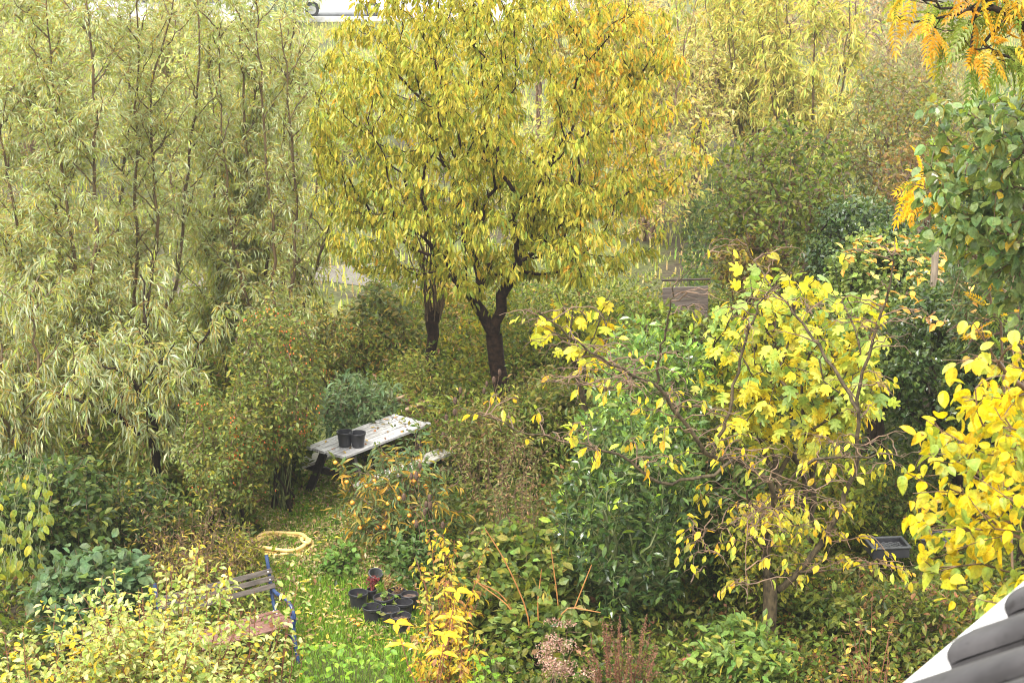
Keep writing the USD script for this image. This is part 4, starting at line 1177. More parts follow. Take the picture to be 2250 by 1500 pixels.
# brown herbs
stemmy('brown_weeds', 'brown and yellow withered weeds behind the bench', 'plant', (240, 1125, 560, 1330), 18.2, .9, 120, dict(gap=.034, start=.15, L=(.04, .09), wr=.3, droop=.7), [(4, (.10, .06, .035)), (2, (.16, .10, .04)), (3, (.30, .24, .03)), (2, (.14, .16, .03))], 321, RHOMB, LEAF_DRY, TWIG_BROWN, 0, 6, .14, .005)
stemmy('brown_weeds', 'yellowing willowherb in front of the rose, left of the hose', 'plant', (470, 1150, 590, 1290), 18.6, .4, 40, dict(gap=.026, start=.1, L=(.05, .10), wr=.26, droop=.4), [(3, (.17, .2, .03)), (3, (.30, .28, .03)), (1, (.12, .07, .04))], 322, RHOMB, LEAF, TWIG_BROWN, 0, 4, .12, .005)
stemmy('brown_weeds', 'dark withered stalks between bench back and hose', 'plant', (550, 1222, 640, 1320), 18.0, .3, 14, dict(gap=.03, start=.2, L=(.04, .08), wr=.3, droop=.7), [(3, (.10, .06, .035)), (2, (.15, .16, .04))], 323, RHOMB, LEAF_DRY, TWIG_BROWN, 0, 4, .1, .004)
stemmy('brown_weeds', 'withered brown weeds right of the picnic table', 'plant', (960, 905, 1190, 1060), 20.8, .7, 26, dict(gap=.035, start=.2, L=(.04, .08), wr=.3, droop=.6), [(2, (.17, .10, .05)), (1, (.25, .18, .09)), (4, (.15, .18, .04))], 324, RHOMB, LEAF_DRY, TWIG_BROWN, 0, 5, .18, .005)
stemmy('brown_weeds', 'withered rust brown weeds left of the laurel', 'plant', (1060, 980, 1210, 1120), 19.4, .5, 26, dict(gap=.03, start=.2, L=(.035, .07), wr=.3, droop=.8), [(2, (.17, .10, .05)), (1, (.24, .15, .07)), (3, (.11, .14, .035))], 325, RHOMB, LEAF_DRY, TWIG_BROWN, 0, 6, .16, .005)


_tw = dict(gap=.03, start=.15, L=(.05, .11), wr=.34, droop=.5)
for _i, (_lab, _bx, _d, _cl, _n) in enumerate((
        ('tall yellowing weeds between the picnic table and the pollarded trunk', (850, 760, 960, 930), 24.0, [(3, (.2, .22, .04)), (2, (.12, .16, .03)), (1, (.34, .26, .06))], 36),
        ('tall green and straw weeds to the right of the cherry trunk', (1120, 770, 1260, 930), 23.6, [(3, (.11, .16, .03)), (2, (.22, .22, .05)), (1, (.3, .22, .1))], 40),
        ('straw coloured tall weeds behind the two dark trunks', (930, 690, 1110, 830), 28.0, [(3, (.32, .28, .1)), (2, (.18, .2, .05)), (1, (.4, .28, .08))], 46),
        ('tall tawny weeds to the right behind the cherry trunk', (1180, 660, 1400, 790), 27.4, [(3, (.22, .22, .06)), (2, (.12, .16, .035)), (1, (.3, .2, .08))], 46),
        ('orange tinted tall weeds left of the pollarded trunk', (700, 690, 880, 840), 26.4, [(3, (.18, .2, .045)), (2, (.36, .22, .05)), (1, (.11, .15, .03))], 46),
        ('yellow green weeds at the foot of the cherry trunk', (1040, 850, 1180, 960), 22.6, [(3, (.24, .25, .04)), (2, (.15, .19, .03)), (1, (.2, .11, .05))], 36))):
    stemmy('tall_weed', _lab, 'plant', _bx, _d, .5, _n, _tw, _cl, 3300 + _i, OVAL, LEAF, TWIG_BROWN, 0, 4, .2, .005)


def dock(label, box, d, seed, n):
    rng = np.random.default_rng(seed)
    o, st, _ = stemmy('dock_plant', label, 'plant', box, d, .25, n, None, None, seed, twig=TWIG_RED, side=0, r=.006)
    for p, r in st:
        L = np.linspace(.42, 1, 26)
        q = np.stack([np.interp(L, np.linspace(0, 1, len(p)), p[:, k]) for k in range(3)], 1)
        q = np.repeat(q, 5, 0) + rng.normal(0, .009, (130, 3))
        dx, nz = unit(rng.normal(size=(130, 3))), unit(rng.normal(size=(130, 3)))
        V, F = leaves_geo(RHOMB, q - o.loc, dx, nz, rng.uniform(.012, .024, 130), rng.uniform(.01, .016, 130), np.zeros(130))
        raw_mesh(numbered(f'{o.GetPath()}/seed_spike'), V.reshape(-1, 3), F.reshape(-1, 3), LEAF_DRY, np.repeat(palette(rng, 130, [(3, (.11, .05, .03)), (2, (.17, .085, .05))]), 4, 0))


dock('upright rust brown dock stalks at the bottom below the laurel', (1270, 1330, 1460, 1500), 15.3, 331, 26)


def seed_heads(label, box, d, seed, n):
    rng = np.random.default_rng(seed)
    o, st, _ = stemmy('seed_head_plant', label, 'plant', box, d, .25, n, None, None, seed, twig=TWIG_BROWN, side=0, r=.004, hvar=.35)
    for p, r in st:
        m = 90
        a, ra = rng.random(m) * 2 * np.pi, .085 * rng.random(m) ** .5
        q = p[-1] + np.stack([ra * np.cos(a), ra * np.sin(a), .03 - 3.2 * ra**2 + rng.normal(0, .008, m)], 1)
        V, F = leaves_geo(RHOMB, q - o.loc, unit(rng.normal(size=(m, 3))), unit(rng.normal(size=(m, 3))), rng.uniform(.014, .024, m), rng.uniform(.010, .016, m), np.zeros(m))
        raw_mesh(numbered(f'{o.GetPath()}/seed_head'), V.reshape(-1, 3), F.reshape(-1, 3), LEAF_DRY, np.repeat(palette(rng, m, [(3, (.28, .16, .12)), (2, (.4, .28, .22)), (2, (.16, .08, .06))]), 4, 0))


seed_heads('dry brown umbrella seed heads at the bottom below the bramble', (1165, 1390, 1260, 1500), 15.0, 341, 22)


def teasel(px, py, d, label, seed):
    rng = np.random.default_rng(seed)
    top = at(px, py, y=d)
    b = on_ground(top[0] + .05, d)
    o = thing('teasel', label, 'plant', b)
    s = np.linspace(0, 1, 8)[:, None]
    p = b * (1 - s) + top * s + np.array([.03, 0, 0]) * np.sin(s * 3.1)
    st = [(p, .005 * (1 - .5 * s[:, 0]))]
    hd = [(top, .03)]
    for k in range(4):
        q = p[3 + k % 4]
        e = q + np.array([rng.normal(0, .12), rng.normal(0, .1), .22 + .1 * rng.random()])
        st.append((np.array([q, (q + e) / 2 + [0, 0, -.03], e]), np.array([.003, .003, .002])))
        hd.append((e, .022 + .006 * rng.random()))
    v, f, n = join([tube(a - o.loc, r, 4) for a, r in st])
    raw_mesh(f'{o.GetPath()}/stem', v, f, TWIG_BROWN, normals=n)
    sp = trimesh.creation.icosphere(2, 1.0)
    for e, r in hd:
        vv = sp.vertices * [r * .8, r * .8, r * 1.6] * (1 + .16 * rng.random((len(sp.vertices), 1)))
        raw_mesh(numbered(f'{o.GetPath()}/seed_head'), vv + e - o.loc, sp.faces, DRY_BROWN)


teasel(915, 1045, 18.9, 'brown teasel with egg shaped heads in front of the fruit tree', 351)
teasel(1085, 835, 22.8, 'teasel in front of the cherry trunk', 352)
teasel(945, 1110, 18.7, 'teasel with small dark heads low in the fruit tree', 353)
teasel(1000, 880, 21.6, 'teasel standing among the withered weeds right of the table', 354)

# big lime green leaves along the bottom, and the hanging vine at the left edge
def big_leaves(name, label, box, d, ry, n, L, cols, seed, h=(.1, .5), droop=.25, tm=ROUND, mat=LEAF, wr=.9, face=.4, short=False):
    rng = np.random.default_rng(seed)
    x0, y0, x1, y1 = box
    b = on_ground(gx((x0 + x1) / 2, d), d)
    o = thing(name, label, 'plant', b)
    tips = []
    st = []
    for i in range(n):
        t = at(rng.uniform(x0, x1), rng.uniform(y0, y1), y=d + rng.uniform(-ry, ry))
        t[2] = max(t[2], .08)
        r0 = b + (t - b) * [.6, .6, 0] + np.append(rng.normal(0, .04, 2), 0)
        if short:
            r0 = t + [rng.normal(0, .03), .08, .12]
        m = (r0 + t) / 2 + [0, 0, .02 if short else .06]
        st.append((np.array([r0, m, t]), np.array([.0028, .0024, .002])))
        tips.append(t)
    v, f, nn = join([tube(p - o.loc, r, 4) for p, r in st])
    tag(raw_mesh(f'{o.GetPath()}/stems', v, f, TWIG_GREEN, normals=nn).GetPrim(), kind='stuff')
    tips = np.array(tips)
    a = rng.random(n) * 2 * np.pi
    dx = unit(np.stack([np.cos(a), np.sin(a) - .3, -droop + rng.normal(0, .2, n)], 1))
    nz = unit(np.stack([rng.normal(0, .3, n), rng.normal(-face, .3, n), np.ones(n)], 1))
    ln = rng.uniform(*L, n)
    foliage(o, (tips, dx, nz, ln, ln * wr, rng.uniform(0, .25, n)), tm, palette(rng, n, cols, .12), mat, n)


LIME = [(3, (.20, .36, .03)), (2, (.14, .27, .03)), (1, (.28, .4, .05))]
big_leaves('lime_leaf_plant', 'broad lime green leaves at the bottom between the pale shrub and the yellow shrub', (660, 1412, 865, 1500), 15.6, .35, 150, (.05, .10), LIME, 361, tm=OVAL, wr=.72, face=.2)
big_leaves('lime_leaf_plant', 'broad light green leaves at the bottom edge right of the yellow shrub', (1030, 1440, 1120, 1500), 15.4, .2, 40, (.06, .10), LIME, 362, tm=OVAL, wr=.72, face=.2)
big_leaves('vine', 'vine with hanging yellow green leaves at the left edge', (-20, 1040, 110, 1300), 17.0, .35, 95, (.07, .11), [(3, (.13, .17, .03)), (2, (.2, .22, .03)), (.6, (.36, .31, .04))], 363, droop=1.5, wr=.62, face=1.2, short=True)
big_leaves('bramble', 'grey green three leaved bramble beside the withered weeds at lower left', (170, 1205, 330, 1370), 16.9, .4, 110, (.10, .15), [(3, (.10, .165, .075)), (2, (.07, .12, .05))], 364, wr=.72)

# raspberry canes
def canes():
    rng = np.random.default_rng(371)
    d = 16.4
    b = on_ground(gx(1190, d), d)
    o = thing('raspberry_canes', 'arching orange brown raspberry canes with mid green leaves left of the laurel', 'plant', b)
    st = []
    for pts in ([(1170, 1440), (1160, 1340), (1110, 1230), (1065, 1160)], [(1190, 1440), (1180, 1330), (1190, 1250)], [(1180, 1440), (1120, 1330), (1050, 1280)], [(1200, 1430), (1240, 1330), (1320, 1345)], [(1230, 1440), (1260, 1340), (1300, 1240)], [(1160, 1440), (1140, 1360), (1100, 1300), (1040, 1275)], [(1210, 1450), (1230, 1350), (1210, 1200)]):
        y = d + rng.uniform(-.25, .25)
        q = np.array([b + np.append(rng.normal(0, .1, 2), 0)] + [at(px, py, y=y) for px, py in pts])
        u = np.linspace(0, len(q) - 1, 14)
        q = np.stack([np.interp(u, range(len(q)), q[:, k]) for k in range(3)], 1)
        q[1:-1] = (q[:-2] + q[1:-1] * 2 + q[2:]) / 4
        st.append((q, .011 * (1 - .55 * np.linspace(0, 1, 14))))
    for p, r in st:
        v, f, n = tube(p - o.loc, r, 6)
        raw_mesh(numbered(f'{o.GetPath()}/cane'), v, f, CANE, normals=n)
    tw = side_twigs(rng, st, 7, .22, .003, .2, .2, .3)
    v, f, n = join([tube(p - o.loc, r, 3) for p, r in tw])
    tag(raw_mesh(f'{o.GetPath()}/twigs', v, f, TWIG_GREEN, normals=n).GetPrim(), kind='stuff')
    geo = place_leaves(rng, tw, dict(gap=.035, start=.3, L=(.07, .12), wr=.65, droop=.6, up=.7, tipward=.5))
    foliage(o, geo, OVAL, palette(rng, len(geo[0]), [(3, (.16, .22, .06)), (2, (.10, .155, .045)), (1, (.32, .3, .06)), (.5, (.42, .3, .12))]), LEAF, 200)


CANE = noise_material('orange_cane', (.22, .085, .025), (.38, .17, .05), 12, .45)
canes()
stemmy('bare_canes', 'thin bare red brown canes at the bottom right of the plum', 'plant', (1830, 1260, 2010, 1520), 15.4, .3, 12, dict(gap=.16, start=.3, L=(.05, .09), wr=.6, droop=.6), [(2, (.16, .2, .05)), (1, (.4, .3, .06))], 381, OVAL, LEAF, TWIG_RED, 0, 1.5, .2, .006)

# ------------------------------------------------------------------ picnic table, bench, hose, pots
def board(lx, ly, lz, seed=0, ch=.004):
    """A sawn board with broken edges, centred."""
    m = trimesh.creation.box((lx, ly, lz))
    pts = []
    for sx in (-1, 1):
        for sy in (-1, 1):
            for sz in (-1, 1):
                x, y, z = sx * lx / 2, sy * ly / 2, sz * lz / 2
                c = min(ch, lx / 4, ly / 4, lz / 4)
                pts += [(x - sx * c, y, z - sz * 0), (x, y - sy * c, z - sz * c), (x - sx * c, y - sy * c, z)]
                pts[-3] = (x - sx * c, y, z - sz * c)
    return trimesh.convex.convex_hull(np.array(pts))


def moved(m, loc=(0, 0, 0), rz=0, rx=0, ry=0):
    m = m.copy()
    M = trimesh.transformations.euler_matrix(rx, ry, rz)
    M[:3, 3] = loc
    m.apply_transform(M)
    return m


WOOD_TOP = noise_material('weathered_wet_board', (.22, .21, .205), (.42, .41, .405), 5, .28, .003, (1.2, 9, 9), spec=.7)
WOOD_SEAT = noise_material('weathered_seat_board', (.22, .21, .18), (.40, .38, .34), 5, .35, .003, (1.2, 9, 9), spec=.6)
WOOD_DARK = noise_material('dark_wet_timber', (.012, .009, .008), (.04, .03, .025), 6, .5, .003, (2, 8, 8))


def picnic_table():
    A, B = at(724, 990, z=.74), at(897, 924, z=.74)
    mid = (A + B) / 2
    L = 1.62
    rz = math.atan2(B[1] - A[1], B[0] - A[0])
    o = thing('picnic_table', 'wet weathered wooden picnic table with attached bench seats under the cherry tree', 'picnic table', (mid[0], mid[1], 0), rz)
    rng = np.random.default_rng(5)
    for k in range(6):
        w = .105
        m = moved(board(L + rng.uniform(-.03, .02), w - .012, .036), (rng.uniform(-.012, .012), (k - 2.5) * w, .735 + rng.uniform(-.003, .003)), rng.normal(0, .004), rng.normal(0, .01))
        part(o, 'plank', m, WOOD_TOP)
    for s in (-1, 1):
        for k in range(2):
            part(o, 'seat_plank', moved(board(L + rng.uniform(-.03, .03), .115, .036), (rng.uniform(-.01, .01), s * (.50 + .125 * k), .43)), WOOD_SEAT)
    for x in (-.58, .58):
        part(o, 'cross_beam', moved(board(.045, 1.24, .09), (x + .055, 0, .365)), WOOD_DARK)
        part(o, 'top_batten', moved(board(.045, .56, .07), (x, 0, .68)), WOOD_DARK)
        for s in (-1, 1):
            a = .45
            part(o, 'leg', moved(board(.05, .10, .80), (x, s * .37, .355), 0, s * a), WOOD_DARK)
    return o, mid, rz


_tab, _tmid, _trz = picnic_table()


def on_table(u, v, z=.755):
    return np.array([_tmid[0] + u * math.cos(_trz) - v * math.sin(_trz), _tmid[1] + u * math.sin(_trz) + v * math.cos(_trz), z])


PLASTIC = noise_material('black_plastic', (.012, .012, .014), (.026, .026, .03), 6, .38, spec=.5)
PLASTIC_GREY = noise_material('faded_plastic', (.035, .038, .04), (.06, .062, .065), 6, .5)
SOIL = noise_material('potting_soil', (.03, .018, .012), (.11, .07, .05), 40, .9, .02)


def lathe(profile, sides=28):
    return trimesh.creation.revolve(np.array(profile), sections=sides)


def pot(loc, r, h, label, name='plant_pot', cat='plant pot', group=None, soil=.55, mat=None, tilt=(0, 0), taper=.80, ridge=True):
    o = thing(name, label, cat, loc, 0, group, rx=tilt[0], ry=tilt[1])
    t, b = r, r * taper
    prof = [(0, .004), (b - .012, .004), (b, .012), (t * .965, h - .03), (t * .97, h - .028), (t + .006, h - .026), (t + .007, h - .004), (t + .002, h), (t - .004, h - .002), (t * .95, h - .03), (b * .96, .02), (0, .018)]
    part(o, 'body', lathe(prof), mat or PLASTIC, smooth=30)
    if soil:
        rng = np.random.default_rng(int(abs(loc[0] * 1000) + r * 9999))
        z = h * soil
        rs = b + (t - b) * soil - .006
        rr, aa = np.meshgrid(np.linspace(0, 1, 6), np.linspace(0, 2 * np.pi, 17)[:-1], indexing='ij')
        V = np.stack([rr * rs * np.cos(aa), rr * rs * np.sin(aa), z + rng.normal(0, .006, rr.shape)], -1)
        V[0] = (0, 0, z)
        F = []
        for i in range(5):
            for j in range(16):
                F.append((i * 16 + j, (i + 1) * 16 + j, (i + 1) * 16 + (j + 1) % 16, i * 16 + (j + 1) % 16))
        raw_mesh(numbered(f'{o.GetPath()}/soil'), V.reshape(-1, 3), F, SOIL)
    return o


_pots = [  # rim centre in pixels, rim width in pixels, height, label, soil
    (787, 1299, 41, .20, 'round black pot leftmost of the cluster, with two reddish shoots', .35),
    (818, 1330, 42, .19, 'empty looking black pot second from the left in the front of the cluster', .2),
    (857, 1336, 42, .19, 'black pot with brown soil in the middle of the front row', .6),
    (881, 1350, 44, .19, 'frontmost black pot with soil and a pale leaf inside', .72),
    (887, 1320, 40, .19, 'black pot with leaf litter, right behind the frontmost pot', .6),
    (872, 1296, 40, .18, 'black pot at the back right of the cluster with withered plant remains', .75),
    (843, 1309, 45, .19, 'wide black pot in the middle of the cluster with green seedlings', .8),
    (900, 1303, 38, .20, 'dark black pot at the right end of the cluster half hidden by the yellow shrub', .8),
]
_podo = []
for px, py, w, h, lab, soil in _pots:
    c = at(px, py, z=h)
    dep = c[1] * CP + (CAM_H - h) * SP
    r = w / 2 / FPX * dep
    p = pot((c[0], c[1], float(ground_z(c[0], c[1]))), r, h, lab, group=None, soil=soil)
    _podo.append((c, r, h, soil))
c = at(817, 1293, z=.17)
pot((c[0], c[1], 0), .05, .17, 'narrow small black pot that holds the dark red plant', soil=.8, taper=.85)
_cs = c
c = at(822, 1252, z=.16)
pot((c[0], c[1], .0), .075, .17, 'faded grey pot tilted behind the others at the back of the cluster', soil=0, mat=PLASTIC_GREY, tilt=(.35, .15))


def pot_plant(name, label, loc, stems, h, spread, cols, L, wr, n_leaf, seed, tm=OVAL, top=False, twig=TWIG_GREEN):
    rng = np.random.default_rng(seed)
    o = thing(name, label, 'plant', loc)
    st = arcs(rng, np.array(loc, float), stems, h, spread, .005, .15, base_r=.02)
    v, f, n = join([tube(p - o.loc, r, 4) for p, r in st])
    raw_mesh(f'{o.GetPath()}/stems', v, f, twig, normals=n)
    if n_leaf:
        P = np.vstack([p[(-1 if top else rng.integers(2, 8, n_leaf))][None] if top else p[rng.integers(2, 8, n_leaf)] for p, _ in st])
        if top:
            P = np.repeat(P, n_leaf, 0) + rng.normal(0, .02, (len(P) * n_leaf, 3))
        m = len(P)
        ln = rng.uniform(*L, m)
        foliage(o, (P, unit(rng.normal(size=(m, 3)) * [1, 1, .5]), unit(rng.normal(size=(m, 3)) * .4 + [0, 0, 1]), ln, ln * wr, rng.uniform(0, .3, m)), tm, palette(rng, m, cols), LEAF, 0)
    return o


pot_plant('red_sedum', 'dark red flat topped plant in the small black pot', (_cs[0], _cs[1], .13), 7, .17, .05, [(3, (.12, .018, .022)), (1, (.18, .04, .04))], (.02, .035), .6, 26, 401, top=True, twig=noise_material('pink_stem', (.4, .09, .09), (.5, .16, .13), 10, .5))
c, r, h, s = _podo[6]
pot_plant('seedling', 'green seedlings growing in the wide middle pot', (c[0], c[1], h * s), 8, .09, .09, [(1, (.14, .22, .05)), (1, (.2, .24, .06))], (.03, .055), .6, 6, 402)
c, r, h, s = _podo[5]
pot_plant('withered_plant', 'reddish brown withered plant in the back right pot', (c[0], c[1], h * s), 6, .14, .1, [(1, (.2, .1, .05)), (1, (.3, .2, .09))], (.03, .05), .4, 5, 403, twig=TWIG_BROWN)
c, r, h, s = _podo[0]
pot_plant('shoot', 'two thin reddish shoots standing in the leftmost pot', (c[0], c[1], h * s), 3, .14, .05, None, None, None, 0, 404, twig=TWIG_RED)
c = at(850, 1285, z=.2)
pot_plant('nandina', 'small plant with bronze leaflets between the tilted grey pot and the back right pot', (c[0], c[1], 0.02), 7, .36, .12, [(2, (.3, .2, .08)), (1, (.14, .17, .05)), (1, (.2, .08, .05))], (.04, .07), .4, 9, 405, twig=TWIG_RED)
c = at(850, 1325, z=.12)
pot_plant('garden_weed', 'light green weed growing between the front row of pots', (c[0], c[1], .0), 7, .2, .1, [(1, (.16, .28, .04)), (1, (.12, .22, .04))], (.05, .08), .6, 5, 406)

# buckets on the table
pot(on_table(-.52, -.06), .095, .19, 'black bucket standing on the near end of the picnic table, rear one of two', 'bucket', 'bucket', soil=0, taper=.78)
pot(on_table(-.44, -.20), .095, .185, 'black bucket standing on the near end of the picnic table, front one of two', 'bucket', 'bucket', soil=0, taper=.78)
_rg = np.random.default_rng(9)
_n = 34
_pp = np.array([on_table(_rg.uniform(-.7, .75), _rg.uniform(-.28, .28), .762) for _ in range(_n)])
stuff_leaves('fallen_leaves', 'few dark wet leaves lying on the picnic table top', 'leaves', _pp, _rg, [(2, (.1, .06, .03)), (1, (.3, .13, .05)), (1, (.35, .26, .08))], (.05, .09), .4, OVAL, LEAF_DRY, tilt=.12)

# wooden planter box behind the table
def planter():
    c = at(885, 905, z=.5)
    o = thing('planter_box', 'brown wooden planter box behind the far end of the picnic table', 'planter', (c[0], c[1] + .25, 0), _trz)
    Wm = noise_material('red_brown_wood', (.12, .06, .035), (.24, .13, .075), 5, .5, .003, (1.2, 8, 8))
    for s in (-1, 1):
        for k in range(3):
            part(o, 'plank', moved(board(.62, .028, .17), (0, s * .2, .095 + .176 * k)), Wm)
            part(o, 'plank', moved(board(.028, .37, .17), (s * .296, 0, .095 + .176 * k)), Wm)
    part(o, 'soil', moved(board(.56, .36, .04), (0, 0, .42)), SOIL)
    for s in (-1, 1):
        part(o, 'rim', moved(board(.66, .05, .025), (0, s * .205, .545)), noise_material(f'rim_wood_{s + 1}', (.35, .22, .14), (.5, .36, .25), 5, .5))


planter()

BLUE = noise_material('blue_painted_iron', (.012, .025, .075), (.03, .055, .13), 12, .32, .002)
SLAT_R = noise_material('wet_red_brown_slat', (.11, .05, .037), (.20, .10, .08), 6, .3, .002, (1.2, 9, 9), spec=.65)
SLAT_B = noise_material('wet_grey_back_slat', (.04, .03, .024), (.10, .08, .065), 6, .35, .002, (1.2, 9, 9), spec=.6)


def bench():
    R = at(597, 1262, z=.80)                        # right end of the top back rail
    Lp = at(428, 1306, z=.80)
    rz = math.atan2(R[1] - Lp[1], R[0] - Lp[0])      # local +x runs along the bench to its right end, -y is its front
    L = 1.22
    o = thing('garden_bench', 'garden bench with red brown slats and blue cast iron arms behind the pale shrub', 'bench', (R[0], R[1], 0), rz)
    # side frame outline in local (y, z), front is negative y
    back = [(.10, .98), (.06, .84), (.035, .70), (.01, .58), (-.03, .46), (-.06, .40), (-.03, .2), (.06, .02)]
    arm = [(.045, .74), (-.0, .66), (-.10, .63), (-.22, .64), (-.34, .62), (-.42, .56), (-.445, .47), (-.42, .40), (-.43, .30), (-.46, .16), (-.50, .02)]
    curl = [(-.42, .56), (-.44, .51), (-.41, .475), (-.375, .49), (-.38, .525)]
    rail = [(-.05, .395), (-.15, .37), (-.3, .385), (-.43, .40)]
    brace = [(-.05, .30), (-.2, .24), (-.33, .26), (-.45, .2)]
    for q, x in enumerate((0.0, -L)):
        ps = []
        for pl, r in ((back, .019), (arm, .019), (curl, .014), (rail, .016), (brace, .011)):
            pl = np.array(pl)
            u = np.linspace(0, len(pl) - 1, 4 * len(pl))
            from scipy.interpolate import PchipInterpolator
            yy, zz = (PchipInterpolator(range(len(pl)), pl[:, k])(u) for k in (0, 1))
            v, f, n = tube(np.stack([np.full(len(u), x), yy, zz], 1), r, 8)
            ps.append((v, f, n))
        v, f, n = join(ps)
        raw_mesh(numbered(f'{o.GetPath()}/iron_side'), v, f, BLUE, normals=n)
    for k, (y, z) in enumerate(((.053, .83), (.018, .765), (-.0, .69), (-.03, .59))):
        if k == 3:
            continue
        part(o, 'back_slat', moved(board(L + .04, .022, .052), (-L / 2, y - .022, z), 0, -.28), SLAT_B)
    for k in range(6):
        part(o, 'seat_slat', moved(board(L + .04, .056, .024), (-L / 2, -.075 - .066 * k, .425 - .012 * math.sin(k / 5 * 3.14) - (.008 if k == 5 else 0)), 0, (.12 if k == 5 else 0)), SLAT_R)
    bolt = trimesh.creation.icosphere(1, .008)
    BM = noise_material('bright_bolt', (.5, .5, .5), (.7, .7, .7), 5, .3)
    for y, z in ((.018, .84), (-.016, .768)):
        part(o, 'bolt', moved(bolt, (-.035, y - .012, z)), BM)
    for k in (0, 1, 4):
        part(o, 'bolt', moved(bolt, (-.035, -.075 - .066 * k, .44)), BM)


bench()


def hose():
    c = at(622, 1196, z=.06)
    rng = np.random.default_rng(15)
    pts = []
    for k in range(6 * 40):
        t = k / 40 * 2 * np.pi
        i = k / 40
        r = .285 + .022 * math.sin(i * 2.3) + .012 * math.sin(t * 2 + i)
        pts.append((r * math.cos(t) + .022 * math.sin(i * 1.7), r * .96 * math.sin(t) + .025 * math.cos(i * 2.9), .03 + .021 * (i // 1 % 4) * 1.3 + .014 * math.sin(t * 3 + i * 2)))
    for k, (x, y, z) in enumerate([(.30, .02, .13), (.33, -.06, .14), (.31, -.13, .12), (.24, -.12, .15), (.21, -.03, .15), (.25, .05, .13), (.33, .03, .1), (.36, -.07, .06), (.30, -.19, .04), (.18, -.27, .03)]):
        pts.append((x, y, z))
    p = np.array(pts)
    u = np.linspace(0, len(p) - 1, len(p) * 3)
    p = np.stack([np.interp(u, range(len(p)), p[:, k]) for k in range(3)], 1)
    for _ in range(4):
        p[1:-1] = (p[:-2] + 2 * p[1:-1] + p[2:]) / 4
    L = np.r_[0, np.cumsum(np.linalg.norm(np.diff(p, axis=0), axis=1))]
    s = np.arange(0, L[-1], .0075)
    q = np.stack([np.interp(s, L, p[:, k]) for k in range(3)], 1)
    v, f, n = tube(q, .0215 + .0026 * np.cos(s / .030 * 2 * np.pi), 8)
    YH = noise_material('yellow_hose', (.62, .42, .13), (.76, .55, .22), 10, .4)
    o = thing('hose', 'coiled yellow corrugated hose lying on the grass behind the bench', 'hose', c * [1, 1, 0])
    raw_mesh(f'{o.GetPath()}/coil', v, f, YH, normals=n)


hose()

# orange fallen fruit on the grass by the pots
for px, py, lab in ((776, 1362, 'upper of two orange fruits lying on the grass left of the front pots'), (786, 1371, 'lower of two orange fruits lying on the grass left of the front pots')):
    c = at(px, py, z=.06)
    o = thing('fallen_fruit', lab, 'fruit', c)
    s = trimesh.creation.icosphere(2, .026)
    s.vertices *= [1.1, .95, .9]
    s.vertices[s.vertices[:, 2] > .018] *= .95
    part(o, 'flesh', s, FRUIT, smooth=True)
    v, f, n = tube(np.array([(0, 0, .02), (.006, .002, .034), (.016, 0, .042)]), .003, 5)
    raw_mesh(f'{o.GetPath()}/stalk', v, f, TWIG_BROWN, normals=n)


def crate(px, py, z, label, W=.40, D=.30, H=.13, rz=.12):
    c = at(px, py, z=z)
    o = thing('plastic_crate', label, 'crate', (c[0], c[1], z - H), rz)
    t = .012
    for s in (-1, 1):
        part(o, 'long_wall', moved(board(W, t, H - .02), (0, s * (D / 2 - t / 2), (H - .02) / 2)), PLASTIC)
        part(o, 'short_wall', moved(board(t, D - 2 * t - .002, H - .02), (s * (W / 2 - t / 2), 0, (H - .02) / 2)), PLASTIC)
        part(o, 'rim', moved(board(W + .03, .03, .018), (0, s * D / 2, H - .009)), PLASTIC_GREY)
        part(o, 'rim', moved(board(.03, D - .034, .018), (s * W / 2, 0, H - .009)), PLASTIC_GREY)
    part(o, 'base', moved(board(W - 2 * t - .004, D - 2 * t - .004, .01), (0, 0, .045)), PLASTIC)
    k = 0
    for i in range(-5, 6):
        for s in (-1, 1):
            # lattice bars on the base, clipped to the tray
            x0 = i * .075
            a, b = np.array([x0 - D / 2 * s, -D / 2 + .015]), np.array([x0 + D / 2 * s, D / 2 - .015])
            xs = np.linspace(0, 1, 60)
            q = a + (b - a) * xs[:, None]
            q = q[np.abs(q[:, 0]) < W / 2 - .016]
            if len(q) < 6:
                continue
            ln = np.linalg.norm(q[-1] - q[0])
            m = (q[0] + q[-1]) / 2
            part(o, 'lattice_bar', moved(board(ln, .012, .022), (m[0], m[1], .062 + (.0025 if s > 0 else 0)), math.atan2(*(q[-1] - q[0])[::-1])), PLASTIC_GREY)
    return o


crate(1950, 1190, .62, 'black plastic tray crate with lattice floor on top of its stack below the yellow leaves')
crate(1950, 1190, .47, 'black plastic tray crate under the top one of the stack below the yellow leaves', rz=.12)
crate(1950, 1190, .32, 'black plastic tray crate low in the stack below the yellow leaves', rz=.10)
crate(2060, 1175, .42, 'black plastic tray crate right of the stack, half hidden by yellow leaves', rz=-.3)


